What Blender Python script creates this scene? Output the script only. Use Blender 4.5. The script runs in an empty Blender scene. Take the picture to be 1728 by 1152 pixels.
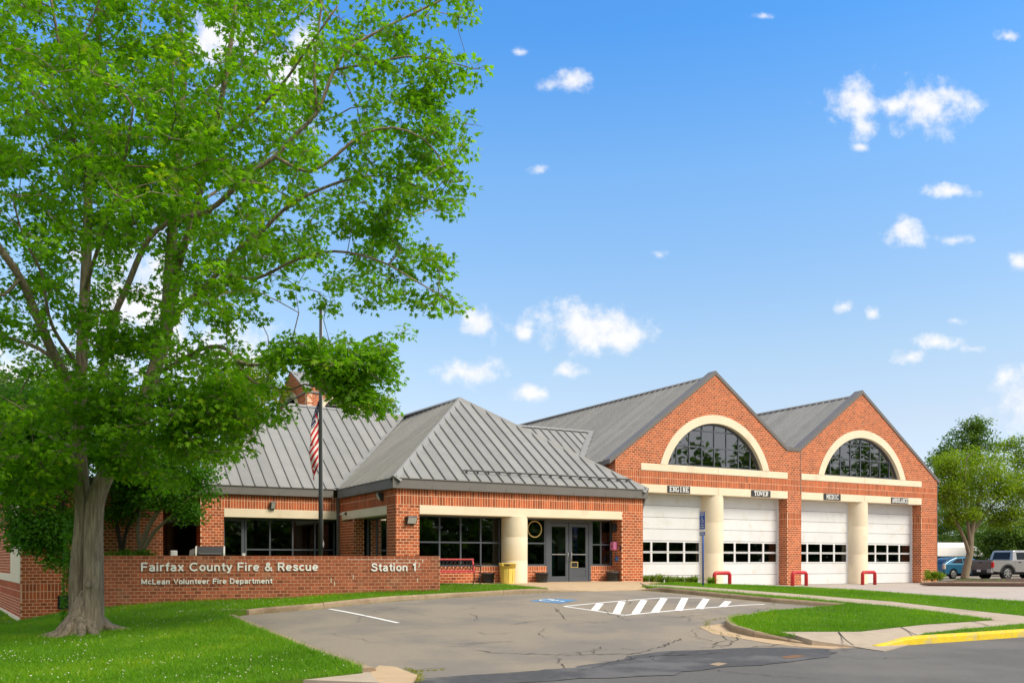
import bpy, bmesh, math, random
import numpy as np
from mathutils import Vector, Matrix
from mathutils.geometry import delaunay_2d_cdt

random.seed(7)
rng = np.random.default_rng(11)
SC = bpy.context.scene
COL = SC.collection
R = math.radians

# ------------------------------------------------------------------ camera, sky, sun, exposure
# world axes: x runs along the station's front, y away from the street, z up; z = 0 is the entrance floor
TH = R(29.2)
CT, ST = math.cos(TH), math.sin(TH)
FPX, CXP, HYP, HC = 1514.0, 864.0, 946.0, 0.87
cam_d = bpy.data.cameras.new('camera')
cam = bpy.data.objects.new('camera', cam_d)
COL.objects.link(cam)
cam.location = (0, 0, HC)
cam.rotation_euler = (R(90), 0, -TH)
cam_d.sensor_width = 36
cam_d.lens = FPX / 1728 * 36
cam_d.shift_y = (HYP - 576) / 1728
cam_d.clip_end = 3000
SC.camera = cam

SUN_EL, SUN_AZ = R(47), (0.52, -0.854)      # azimuth as a direction on the ground, towards the sun
SC.view_settings.view_transform = 'Standard'
SC.view_settings.look = 'None'
SC.view_settings.gamma = 1
SC.view_settings.exposure = 0.90
SC.view_settings.use_curve_mapping = False


def N(nt, typ, **kw):
    n = nt.nodes.new(typ)
    for k, v in kw.items():
        if k == 'inp':
            for a, b in v.items():
                n.inputs[a].default_value = b
        else:
            setattr(n, k, v)
    return n


def L(nt, a, b):
    nt.links.new(a, b)


def math_n(nt, op, a, b=None, c=None, clamp=False):
    n = N(nt, 'ShaderNodeMath', operation=op, use_clamp=clamp)
    for i, v in enumerate((a, b, c)):
        if v is None:
            continue
        if isinstance(v, (int, float)):
            n.inputs[i].default_value = v
        else:
            L(nt, v, n.inputs[i])
    return n.outputs[0]


def mix_rgb(nt, fac, a, b, typ='MIX'):
    n = N(nt, 'ShaderNodeMix', data_type='RGBA', blend_type=typ)
    for s, v in ((n.inputs[0], fac), (n.inputs[6], a), (n.inputs[7], b)):
        if isinstance(v, (int, float)):
            s.default_value = v
        elif isinstance(v, (tuple, list)):
            s.default_value = (*v[:3], 1)
        else:
            L(nt, v, s)
    return n.outputs[2]


def make_world():
    w = bpy.data.worlds.new('World')
    SC.world = w
    w.use_nodes = True
    nt = w.node_tree
    nt.nodes.clear()
    sky = N(nt, 'ShaderNodeTexSky', sky_type='NISHITA', sun_disc=False, sun_elevation=SUN_EL,
            sun_rotation=math.atan2(SUN_AZ[0], SUN_AZ[1]), air_density=1.0, dust_density=0.6, ozone_density=2.2)
    tc = N(nt, 'ShaderNodeTexCoord')
    d = N(nt, 'ShaderNodeVectorMath', operation='NORMALIZE')
    L(nt, tc.outputs['Generated'], d.inputs[0])
    sep = N(nt, 'ShaderNodeSeparateXYZ')
    L(nt, d.outputs[0], sep.inputs[0])
    el = math_n(nt, 'MAXIMUM', sep.outputs[2], 0.0)
    # elevation tint: clear deep blue overhead, paler towards the horizon (the same all the way round)
    ramp = N(nt, 'ShaderNodeValToRGB')
    L(nt, el, ramp.inputs[0])
    cr = ramp.color_ramp
    cr.elements[0].position, cr.elements[0].color = 0.0, (.60, .72, 1.06, 1)
    cr.elements[1].position, cr.elements[1].color = 0.75, (.42, .98, 1.5, 1)
    for p_, c_ in ((.06, (.92, .86, .95)), (.143, (1.12, .94, .875)), (.217, (1.14, 1.065, .963)), (.39, (.88, 1.18, 1.29)), (.507, (.50, 1.08, 1.47))):
        e = cr.elements.new(p_); e.color = (*c_, 1)
    col = mix_rgb(nt, 1.0, sky.outputs[0], ramp.outputs[0], 'MULTIPLY')
    # small fair-weather cumulus: blobs at fixed bearings broken up by noise
    fwd = math_n(nt, 'ADD', math_n(nt, 'MULTIPLY', sep.outputs[0], ST), math_n(nt, 'MULTIPLY', sep.outputs[1], CT))
    rgt = math_n(nt, 'SUBTRACT', math_n(nt, 'MULTIPLY', sep.outputs[0], CT), math_n(nt, 'MULTIPLY', sep.outputs[1], ST))
    fs = math_n(nt, 'MAXIMUM', fwd, 0.05)
    P = N(nt, 'ShaderNodeCombineXYZ')
    L(nt, math_n(nt, 'DIVIDE', rgt, fs), P.inputs[0])
    L(nt, math_n(nt, 'DIVIDE', sep.outputs[2], fs), P.inputs[1])
    clouds = [(955, 137, 36, 18, 1), (876, 88, 24, 9, .55), (1448, 175, 44, 34, 1), (1512, 178, 34, 20, .85), (1572, 185, 58, 38, 1),
              (1453, 248, 14, 8, .75), (1605, 322, 40, 11, .9), (1525, 387, 30, 22, 1), (1608, 406, 28, 10, .8), (1722, 442, 20, 16, 1),
              (813, 546, 30, 24, 1), (990, 552, 78, 34, 1.1), (1050, 572, 46, 22, 1), (887, 564, 16, 12, .95), (795, 629, 44, 18, 1),
              (952, 625, 26, 13, 1), (885, 664, 34, 14, .95), (1425, 516, 16, 11, .85), (1472, 529, 15, 11, .85), (1580, 577, 40, 14, .75),
              (1537, 603, 25, 12, .95), (1640, 589, 22, 8, .85), (1702, 62, 24, 11, .85), (1115, 430, 20, 12, .6), (912, 288, 26, 12, .6),
              (1725, 672, 60, 40, .9), (235, 505, 90, 110, 1.1), (360, 70, 60, 60, 1.05), (495, 110, 45, 80, 1.0), (330, 600, 130, 60, 1.0),
              (30, 640, 120, 70, 1.0), (1612, 541, 22, 10, .6), (1460, 215, 30, 24, .8), (1290, 28, 40, 10, .45)]
    nz = N(nt, 'ShaderNodeTexNoise', inp={'Scale': 30.0, 'Detail': 9.0, 'Roughness': 0.60})
    L(nt, P.outputs[0], nz.inputs['Vector'])
    acc = None
    for (px, py, w_, h_, st) in clouds:
        c = ((px - CXP) / FPX, (HYP - py) / FPX, 0)
        a = N(nt, 'ShaderNodeVectorMath', operation='SUBTRACT'); a.inputs[1].default_value = c
        L(nt, P.outputs[0], a.inputs[0])
        b = N(nt, 'ShaderNodeVectorMath', operation='MULTIPLY'); b.inputs[1].default_value = (FPX / w_ / 1.45, FPX / h_ / 1.45, 0)
        L(nt, a.outputs[0], b.inputs[0])
        ln = N(nt, 'ShaderNodeVectorMath', operation='LENGTH')
        L(nt, b.outputs[0], ln.inputs[0])
        m = math_n(nt, 'SUBTRACT', st, ln.outputs['Value'])
        acc = m if acc is None else math_n(nt, 'SMOOTH_MAX', acc, m, 0.25)
    front = math_n(nt, 'GREATER_THAN', fwd, 0.1)
    acc = math_n(nt, 'MULTIPLY', math_n(nt, 'ADD', acc, 1.0), front)       # 0 behind
    # the clear patch ends behind the camera and overhead: thin cloud cover, as the grey-white window reflections show
    nz2 = N(nt, 'ShaderNodeTexNoise', inp={'Scale': 3.2, 'Detail': 6.0, 'Roughness': 0.6})
    L(nt, d.outputs[0], nz2.inputs['Vector'])
    cov = math_n(nt, 'MAXIMUM', math_n(nt, 'MULTIPLY', math_n(nt, 'SUBTRACT', 0.32, fwd), 2.2), math_n(nt, 'MULTIPLY', math_n(nt, 'SUBTRACT', sep.outputs[2], 0.60), 5.0))
    cov = math_n(nt, 'MINIMUM', math_n(nt, 'MAXIMUM', cov, -1.0), 1.1)
    back = math_n(nt, 'ADD', cov, math_n(nt, 'MULTIPLY', math_n(nt, 'SUBTRACT', nz2.outputs[0], 0.55), 3.2))
    v = math_n(nt, 'ADD', math_n(nt, 'SUBTRACT', acc, 1.0), math_n(nt, 'MULTIPLY', math_n(nt, 'SUBTRACT', nz.outputs[0], 0.5), 2.7))
    v = math_n(nt, 'MAXIMUM', v, back)
    sm = N(nt, 'ShaderNodeMapRange', interpolation_type='SMOOTHSTEP')
    L(nt, v, sm.inputs[0])
    sm.inputs[1].default_value, sm.inputs[2].default_value = 0.0, 1.0
    sm.inputs[3].default_value, sm.inputs[4].default_value = 0.0, 0.93
    out_col = mix_rgb(nt, sm.outputs[0], col, mix_rgb(nt, nz.outputs[0], (4.55, 4.6, 4.85), (5.6, 5.5, 5.4)))
    bg = N(nt, 'ShaderNodeBackground', inp={'Strength': 0.1075})
    L(nt, out_col, bg.inputs[0])
    o = N(nt, 'ShaderNodeOutputWorld')
    L(nt, bg.outputs[0], o.inputs[0])


make_world()
sd = bpy.data.lights.new('sun', 'SUN')
sd.energy = 2.35
sd.angle = R(26)
sd.color = (1.0, 0.905, 0.74)
sun = bpy.data.objects.new('sun', sd)
COL.objects.link(sun)
sv = Vector((SUN_AZ[0] * math.cos(SUN_EL), SUN_AZ[1] * math.cos(SUN_EL), math.sin(SUN_EL)))
sun.rotation_euler = sv.to_track_quat('Z', 'Y').to_euler()
sun.location = (0, -20, 40)


# ------------------------------------------------------------------ materials
def mat(name, c1, c2=None, rough=0.8, scale=3.0, bump=0.0, bscale=None, tint=0.0, spec=0.3, metal=0.0, detail=6.0,
        c3=None, s3=0.4, t3=0.55, stretch=None, coat=0.0, tintcol=None, bdist=.02):
    """noise between c1 and c2; large blotches of c3; 'tint' lets a per-piece attribute shift the value"""
    m = bpy.data.materials.new(name)
    m.use_nodes = True
    nt = m.node_tree
    b = nt.nodes['Principled BSDF']
    b.inputs['Roughness'].default_value = rough
    b.inputs['Specular IOR Level'].default_value = spec
    b.inputs['Metallic'].default_value = metal
    b.inputs['Coat Weight'].default_value = coat
    g = N(nt, 'ShaderNodeNewGeometry')
    pos = g.outputs['Position']
    if stretch:
        mp = N(nt, 'ShaderNodeVectorMath', operation='MULTIPLY'); mp.inputs[1].default_value = stretch
        L(nt, pos, mp.inputs[0]); pos = mp.outputs[0]
    c2 = c2 or c1
    nz = N(nt, 'ShaderNodeTexNoise', inp={'Scale': scale, 'Detail': detail, 'Roughness': 0.62})
    L(nt, pos, nz.inputs['Vector'])
    mr = N(nt, 'ShaderNodeMapRange'); mr.inputs[1].default_value, mr.inputs[2].default_value = 0.32, 0.68
    L(nt, nz.outputs[0], mr.inputs[0])
    col = mix_rgb(nt, mr.outputs[0], c1, c2)
    if c3:
        n3 = N(nt, 'ShaderNodeTexNoise', inp={'Scale': s3, 'Detail': 5.0, 'Roughness': 0.6})
        L(nt, pos, n3.inputs['Vector'])
        m3 = N(nt, 'ShaderNodeMapRange', interpolation_type='SMOOTHSTEP')
        m3.inputs[1].default_value, m3.inputs[2].default_value = t3 - 0.07, t3 + 0.12
        L(nt, n3.outputs[0], m3.inputs[0])
        col = mix_rgb(nt, m3.outputs[0], col, c3)
    if tint:
        at = N(nt, 'ShaderNodeAttribute', attribute_name='tint')
        if tintcol:
            col = mix_rgb(nt, at.outputs['Fac'], col, tintcol)
        else:
            k = math_n(nt, 'MULTIPLY_ADD', at.outputs['Fac'], 2 * tint, 1 - tint)
            cb = N(nt, 'ShaderNodeCombineXYZ')
            for i in range(3):
                L(nt, k, cb.inputs[i])
            col = mix_rgb(nt, 1.0, col, cb.outputs[0], 'MULTIPLY')
    L(nt, col, b.inputs['Base Color'])
    if bump:
        nb = N(nt, 'ShaderNodeTexNoise', inp={'Scale': bscale or scale * 6, 'Detail': 5.0, 'Roughness': 0.6})
        L(nt, pos, nb.inputs['Vector'])
        bp = N(nt, 'ShaderNodeBump', inp={'Strength': bump, 'Distance': bdist})
        L(nt, nb.outputs[0], bp.inputs['Height'])
        L(nt, bp.outputs[0], b.inputs['Normal'])
    return m


def leaf_mat(name, dark, light, yellow, trans=0.45):
    m = bpy.data.materials.new(name)
    m.use_nodes = True
    nt = m.node_tree
    nt.nodes.clear()
    at = N(nt, 'ShaderNodeAttribute', attribute_name='tint')
    rp = N(nt, 'ShaderNodeValToRGB')
    e = rp.color_ramp.elements
    e[0].position, e[0].color = 0.0, (*dark, 1)
    e[1].position, e[1].color = 1.0, (*yellow, 1)
    x = e.new(0.72); x.color = (*light, 1)
    L(nt, at.outputs['Fac'], rp.inputs[0])
    df = N(nt, 'ShaderNodeBsdfPrincipled', inp={'Roughness': 0.5, 'Specular IOR Level': 0.35})
    L(nt, rp.outputs[0], df.inputs['Base Color'])
    tr = N(nt, 'ShaderNodeBsdfTranslucent')
    tcol = mix_rgb(nt, 1.0, rp.outputs[0], (1.2, 1.4, 0.55), 'MULTIPLY')
    L(nt, tcol, tr.inputs[0])
    mx = N(nt, 'ShaderNodeMixShader', inp={0: trans})
    L(nt, df.outputs[0], mx.inputs[1]); L(nt, tr.outputs[0], mx.inputs[2])
    o = N(nt, 'ShaderNodeOutputMaterial')
    L(nt, mx.outputs[0], o.inputs[0])
    return m


def glass_mat(name, tint, refl=0.10, wob=0.0):
    m = bpy.data.materials.new(name)
    m.use_nodes = True
    nt = m.node_tree
    nt.nodes.clear()
    tr = N(nt, 'ShaderNodeBsdfTransparent', inp={0: (*tint, 1)})
    gl = N(nt, 'ShaderNodeBsdfGlossy', inp={0: (0.9, 0.93, 0.95, 1), 1: 0.015})
    fr = N(nt, 'ShaderNodeFresnel', inp={0: 1.5})
    f = math_n(nt, 'ADD', fr.outputs[0], refl, clamp=True)
    if wob:
        g = N(nt, 'ShaderNodeNewGeometry')
        nz = N(nt, 'ShaderNodeTexNoise', inp={'Scale': 1.4, 'Detail': 1.0})
        L(nt, g.outputs['Position'], nz.inputs['Vector'])
        bp = N(nt, 'ShaderNodeBump', inp={'Strength': wob, 'Distance': 0.05})
        L(nt, nz.outputs[0], bp.inputs['Height'])
        L(nt, bp.outputs[0], gl.inputs['Normal'])
    mx = N(nt, 'ShaderNodeMixShader')
    L(nt, f, mx.inputs[0]); L(nt, tr.outputs[0], mx.inputs[1]); L(nt, gl.outputs[0], mx.inputs[2])
    o = N(nt, 'ShaderNodeOutputMaterial')
    L(nt, mx.outputs[0], o.inputs[0])
    return m


M = {}
M['brick'] = mat('orange_red_brick', (.48, .118, .037), (.37, .082, .026), .85, 9, .25, 60, tint=.34)
M['brick_old'] = mat('weathered_red_brick', (.36, .10, .047), (.27, .072, .035), .9, 7, .3, 60, tint=.30, c3=(.31, .13, .075), s3=1.3, t3=.58)
M['mortar'] = mat('buff_mortar', (.86, .57, .38), (.76, .48, .31), .95, 5, .2, 80)
M['mortar_old'] = mat('weathered_buff_mortar', (.58, .34, .22), (.46, .26, .16), .95, 4, .2, 80)
M['salt'] = mat('white_mineral_deposit', (.72, .62, .52), (.6, .48, .38), .95, 14)
M['stone'] = mat('cream_limestone', (.80, .69, .51), (.74, .63, .455), .85, 1.2, .06, 30, c3=(.66, .54, .385), s3=.7, t3=.62)
M['roof'] = mat('grey_standing_seam_metal', (.258, .256, .246), (.223, .221, .213), .55, 2.0, .10, 2.2, tint=.09, spec=.4, stretch=(1, 1, .5))
M['fascia'] = mat('dark_grey_metal_trim', (.165, .152, .140), (.145, .134, .123), .5, 1.5, spec=.4)
M['frame'] = mat('slate_grey_aluminium', (.085, .095, .112), (.075, .083, .10), .45, 3, spec=.4)
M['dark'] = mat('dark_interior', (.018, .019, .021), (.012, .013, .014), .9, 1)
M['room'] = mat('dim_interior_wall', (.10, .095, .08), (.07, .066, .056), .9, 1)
M['glass'] = glass_mat('tinted_window_glass', (.36, .40, .40), .05, .02)
M['glass_hi'] = glass_mat('reflective_arch_glass', (.25, .27, .28), .16, .03)
M['door_white'] = mat('white_painted_door_panel', (.72, .725, .725), (.66, .665, .665), .5, 1.2, tint=.03, c3=(.64, .62, .57), s3=1.7, t3=.60)
M['black'] = mat('black_paint', (.022, .022, .024), None, .5)
M['char'] = mat('charcoal_plastic', (.045, .047, .05), (.036, .037, .04), .6, 6)
M['white'] = mat('white_paint', (.80, .79, .76), (.73, .72, .69), .6, 8)
M['signwhite'] = mat('white_lettering', (.82, .81, .78), (.75, .74, .70), .5, 10)
M['red'] = mat('red_guard_paint', (.52, .016, .022), (.44, .012, .018), .4, 5, spec=.5)
M['benchred'] = mat('faded_red_bench_paint', (.55, .07, .075), (.45, .05, .055), .45, 8)
M['yellowbin'] = mat('yellow_plastic', (.85, .64, .15), (.79, .58, .12), .5, 3)
M['yellow'] = mat('yellow_kerb_paint', (.76, .56, .025), (.66, .47, .025), .7, 8, .1, 60, c3=(.50, .42, .20), s3=3, t3=.58)
M['blue'] = mat('blue_sign_sheet', (.02, .10, .42), (.018, .09, .38), .45, 4)
M['bluepaint'] = mat('worn_blue_pavement_paint', (.06, .24, .50), (.10, .22, .38), .8, 9, c3=(.15, .19, .22), s3=5, t3=.56)
M['line'] = mat('white_pavement_paint', (.80, .79, .76), (.72, .70, .66), .8, 14, c3=(.5, .48, .44), s3=9, t3=.70)
M['asphalt'] = mat('worn_grey_asphalt', (.355, .298, .226), (.205, .172, .134), .92, 60, .6, 130, c3=(.215, .190, .160), s3=.33, t3=.50, detail=9.0)
M['street'] = mat('dark_grey_street_asphalt', (.135, .128, .118), (.108, .102, .095), .9, 20, .5, 120, c3=(.155, .146, .134), s3=.25, t3=.55)
M['seal'] = mat('dark_sealed_asphalt', (.060, .058, .058), (.085, .082, .080), .75, 7, .3, 60, c3=(.125, .12, .115), s3=.8, t3=.54)
M['crack'] = mat('open_asphalt_crack', (.045, .040, .034), None, 1)
M['rust'] = mat('orange_silt_stain', (.22, .115, .055), (.16, .09, .05), .9, 9)
M['concrete'] = mat('tan_concrete', (.44, .36, .27), (.38, .305, .225), .9, 2.5, .2, 70, c3=(.33, .26, .19), s3=.8, t3=.6)
M['entryconc'] = mat('warm_tan_concrete', (.50, .365, .225), (.44, .315, .19), .9, 2.5, .15, 70, c3=(.40, .28, .17), s3=.7, t3=.6)
M['kerb'] = mat('weathered_tan_kerb', (.38, .285, .185), (.30, .22, .145), .95, 5, .35, 50, c3=(.22, .155, .10), s3=1.2, t3=.57)
M['apron'] = mat('pale_concrete_drive', (.43, .375, .33), (.38, .33, .29), .9, 2, .1, 60, c3=(.34, .29, .25), s3=.5, t3=.6)
M['soil'] = mat('lawn_soil', (.055, .11, .006), (.085, .14, .008), 1, 2, .4, 40, c3=(.085, .085, .03), s3=.6, t3=.62)
M['mulch'] = mat('brown_mulch', (.11, .06, .04), (.07, .04, .03), 1, 9, .6, 40)
M['bark'] = mat('maple_bark', (.48, .375, .262), (.185, .14, .096), .95, 17, 1.0, 24, stretch=(1, 1, .13), c3=(.20, .17, .10), s3=1.5, t3=.60, bdist=.09)
M['bark_dark'] = mat('dark_tree_bark', (.085, .062, .045), (.05, .037, .028), .95, 8, .6, 20, stretch=(1, 1, .3))
M['bark_smooth'] = mat('smooth_tan_bark', (.33, .265, .175), (.23, .18, .12), .9, 6, .3, 20, stretch=(1, 1, .3))
M['leaf'] = leaf_mat('maple_leaf', (.090, .210, .004), (.215, .42, .008), (.46, .52, .016), .64)
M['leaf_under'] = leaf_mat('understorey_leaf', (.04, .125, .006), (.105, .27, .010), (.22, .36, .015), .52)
M['leaf_far'] = leaf_mat('mid_green_leaf', (.12, .19, .008), (.25, .34, .012), (.36, .40, .02), .55)
M['leaf_dark'] = leaf_mat('dark_bush_leaf', (.05, .11, .011), (.125, .215, .022), (.24, .31, .045), .42)
M['blade'] = leaf_mat('grass_blade', (.075, .185, .003), (.18, .375, .006), (.38, .44, .02), .5)
M['daylily'] = leaf_mat('daylily_blade', (.07, .14, .012), (.20, .30, .022), (.32, .38, .05), .35)
M['moss'] = leaf_mat('yellow_green_weed', (.13, .16, .012), (.28, .28, .018), (.38, .33, .03), .3)
M['clover'] = mat('white_clover_flower', (.72, .68, .55), (.62, .6, .42), .9, 20)
M['pole'] = mat('dark_bronze_pole', (.055, .06, .062), (.045, .05, .052), .4, 3, spec=.5, metal=.3)
M['steel'] = mat('galvanised_steel', (.42, .42, .41), (.34, .34, .33), .4, 6, metal=.6)
M['pink'] = mat('pink_plastic', (.72, .22, .40), None, .45)
M['bluedisc'] = mat('blue_push_plate', (.03, .19, .55), None, .4)
M['flagred'] = mat('flag_red_cloth', (.58, .012, .03), (.5, .01, .025), .8, 8)
M['flagwhite'] = mat('flag_white_cloth', (.80, .77, .73), (.74, .70, .66), .8, 8)
M['flagblue'] = mat('flag_navy_cloth', (.018, .024, .085), None, .8)
M['truck'] = mat('silver_grey_car_paint', (.38, .375, .37), (.36, .355, .35), .3, 2, spec=.5, metal=.35, coat=.6)
M['tailgate'] = mat('shaded_bronze_tailgate', (.16, .15, .135), None, .35, metal=.3, coat=.5)  # darker than the body paint: the tail's shade is put into the colour
M['carblue'] = mat('teal_blue_car_paint', (.035, .16, .27), None, .3, metal=.3, coat=.8)
M['tyre'] = mat('tyre_rubber', (.02, .02, .021), None, .85)
M['rim'] = mat('alloy_rim', (.55, .55, .54), None, .35, metal=.7)
M['lamp_red'] = mat('red_tail_lamp_plastic', (.55, .012, .012), None, .25, spec=.6)
M['lamp_clear'] = mat('clear_lamp_plastic', (.62, .5, .42), None, .2, spec=.6)
M['carglass'] = mat('dark_car_glass', (.010, .012, .014), None, .08, spec=.25)
M['trailer'] = mat('white_trailer_sheet', (.72, .70, .66), (.66, .64, .6), .6, 2)
M['gold'] = mat('gold_emblem', (.55, .40, .14), None, .5)
M['teal'] = mat('teal_cabinet', (.02, .16, .17), None, .6)
M['orange'] = mat('orange_cone', (.75, .10, .03), None, .6)
M['poster'] = mat('pale_poster', (.30, .31, .30), (.24, .25, .25), .8, 9)
M['lens'] = mat('frosted_lamp_lens', (.62, .61, .56), None, .35)


# ------------------------------------------------------------------ mesh helpers
def world_loc(o):
    v = Vector((0, 0, 0))
    while o is not None:
        v += Vector(o.location)
        o = o.parent
    return v


def link(o, parent=None, world=True):
    COL.objects.link(o)
    if parent is not None:
        o.parent = parent
        if world:
            o.location = -world_loc(parent)
    return o


def tag(o, label=None, cat=None, group=None, kind=None):
    if label: o['label'] = label
    if cat: o['category'] = cat
    if group: o['group'] = group
    if kind: o['kind'] = kind
    return o


def thing(name, label, cat, loc=(0, 0, 0), rz=0.0, group=None):
    o = bpy.data.objects.new(name, None)
    o.empty_display_size = .2
    COL.objects.link(o)
    o.location = loc
    o.rotation_euler = (0, 0, rz)
    return tag(o, label, cat, group)


def dup(root, loc, rz=None, label=None):
    def cp(o, parent):
        c = o.copy()
        COL.objects.link(c)
        c.parent = parent
        for ch in o.children:
            cp(ch, c)
        return c
    r = cp(root, None)
    r.location = loc
    if rz is not None:
        r.rotation_euler = (0, 0, rz)
    if label:
        r['label'] = label
    return r


class MB:
    """collects shapes; build() links them as ONE mesh object"""

    def __init__(self):
        self.v, self.f, self.mi, self.sm = [], [], [], []

    def add(self, vs, fs, mi=0, smooth=False):
        b = len(self.v)
        self.v.extend([tuple(p) for p in vs])
        for f in fs:
            self.f.append(tuple(i + b for i in f))
            self.mi.append(mi)
            self.sm.append(smooth)
        return self

    def box(self, x0, y0, z0, x1, y1, z1, mi=0):
        if x0 > x1: x0, x1 = x1, x0
        if y0 > y1: y0, y1 = y1, y0
        if z0 > z1: z0, z1 = z1, z0
        vs = [(x0, y0, z0), (x1, y0, z0), (x1, y1, z0), (x0, y1, z0), (x0, y0, z1), (x1, y0, z1), (x1, y1, z1), (x0, y1, z1)]
        return self.add(vs, [(0, 3, 2, 1), (4, 5, 6, 7), (0, 1, 5, 4), (1, 2, 6, 5), (2, 3, 7, 6), (3, 0, 4, 7)], mi)

    def obox(self, c, ax, ay, az, mi=0):
        """oriented box: centre and three half-axis vectors"""
        c, ax, ay, az = Vector(c), Vector(ax), Vector(ay), Vector(az)
        vs = [c + sx * ax + sy * ay + sz * az for sz in (-1, 1) for sy in (-1, 1) for sx in (-1, 1)]
        return self.add(vs, [(0, 2, 3, 1), (4, 5, 7, 6), (0, 1, 5, 4), (1, 3, 7, 5), (3, 2, 6, 7), (2, 0, 4, 6)], mi)

    def bar(self, a, b, w, h=None, up=(0, 0, 1), mi=0):
        a, b = Vector(a), Vector(b)
        h = h or w
        d = (b - a)
        n = d.normalized()
        u = Vector(up)
        s = n.cross(u)
        if s.length < 1e-4:
            s = n.cross(Vector((1, 0, 0)))
        s.normalize()
        t = s.cross(n)
        return self.obox((a + b) / 2, d / 2, s * w / 2, t * h / 2, mi)

    def prism(self, poly, ext, mi=0):
        """poly: list of 3-D points; ext: extrusion vector"""
        n = len(poly)
        ext = Vector(ext)
        vs = [Vector(p) for p in poly] + [Vector(p) + ext for p in poly]
        fs = [tuple(range(n - 1, -1, -1)), tuple(range(n, 2 * n))]
        for i in range(n):
            j = (i + 1) % n
            fs.append((i, j, n + j, n + i))
        return self.add(vs, fs, mi)

    def tube(self, pts, rad, n=8, mi=0, smooth=True, cap=True):
        pts = [Vector(p) for p in pts]
        if isinstance(rad, (int, float)):
            rad = [rad] * len(pts)
        vs, fs = [], []
        ref = None
        for i, p in enumerate(pts):
            d = (pts[min(i + 1, len(pts) - 1)] - pts[max(i - 1, 0)]).normalized()
            if ref is None:
                ref = d.orthogonal().normalized()
            ref = (ref - d * ref.dot(d))
            if ref.length < 1e-5:
                ref = d.orthogonal()
            ref.normalize()
            q = d.cross(ref)
            for k in range(n):
                a = 2 * math.pi * k / n
                vs.append(p + float(rad[i]) * (math.cos(a) * ref + math.sin(a) * q))
        for i in range(len(pts) - 1):
            for k in range(n):
                k2 = (k + 1) % n
                fs.append((i * n + k, i * n + k2, (i + 1) * n + k2, (i + 1) * n + k))
        if cap:
            fs.append(tuple(range(n - 1, -1, -1)))
            fs.append(tuple((len(pts) - 1) * n + k for k in range(n)))
        return self.add(vs, fs, mi, smooth)

    def lathe(self, c, prof, n=24, mi=0, smooth=True):
        """prof: list of (radius, z) from bottom to top"""
        cx, cy, cz = c
        vs, fs = [], []
        for r, z in prof:
            for k in range(n):
                a = 2 * math.pi * k / n
                vs.append((cx + r * math.cos(a), cy + r * math.sin(a), cz + z))
        m = len(prof)
        for i in range(m - 1):
            for k in range(n):
                k2 = (k + 1) % n
                fs.append((i * n + k, i * n + k2, (i + 1) * n + k2, (i + 1) * n + k))
        self.add(vs, fs, mi, smooth)
        self.add(vs[:n], [tuple(range(n - 1, -1, -1))], mi)
        self.add(vs[-n:], [tuple(range(n))], mi)
        return self

    def mesh(self, name, mats):
        me = bpy.data.meshes.new(name)
        me.from_pydata(self.v, [], self.f)
        for m in (mats if isinstance(mats, (list, tuple)) else [mats]):
            me.materials.append(m)
        me.polygons.foreach_set('material_index', self.mi)
        me.polygons.foreach_set('use_smooth', self.sm)
        me.update()
        return me

    def build(self, name, mats, parent=None, world=True, bevel=0.0):
        o = bpy.data.objects.new(name, self.mesh(name, mats))
        link(o, parent, world)
        if bevel:
            md = o.modifiers.new('bevel', 'BEVEL')
            md.width = bevel
            md.segments = 2
            md.limit_method = 'ANGLE'
        return o


def np_mesh(name, verts, faces_n, loops, mats, tint=None, mi=None, smooth=False):
    """verts (V,3); uniform polygons with faces_n corners; loops (F*faces_n)"""
    me = bpy.data.meshes.new(name)
    nv = len(verts); nl = len(loops); nf = nl // faces_n
    me.vertices.add(nv)
    me.vertices.foreach_set('co', np.asarray(verts, dtype=np.float32).ravel())
    me.loops.add(nl)
    me.loops.foreach_set('vertex_index', np.asarray(loops, dtype=np.int32))
    me.polygons.add(nf)
    me.polygons.foreach_set('loop_start', np.arange(0, nl, faces_n, dtype=np.int32))
    for m in (mats if isinstance(mats, (list, tuple)) else [mats]):
        me.materials.append(m)
    if mi is not None:
        me.polygons.foreach_set('material_index', np.asarray(mi, dtype=np.int32))
    me.polygons.foreach_set('use_smooth', np.full(nf, smooth, dtype=bool))
    me.update(calc_edges=True)
    if tint is not None:
        a = me.attributes.new('tint', 'FLOAT', 'POINT')
        a.data.foreach_set('value', np.asarray(tint, dtype=np.float32))
    return me


def set_tint(me, val):
    a = me.attributes.new('tint', 'FLOAT', 'POINT')
    a.data.foreach_set('value', np.full(len(me.vertices), val, dtype=np.float32))


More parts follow.
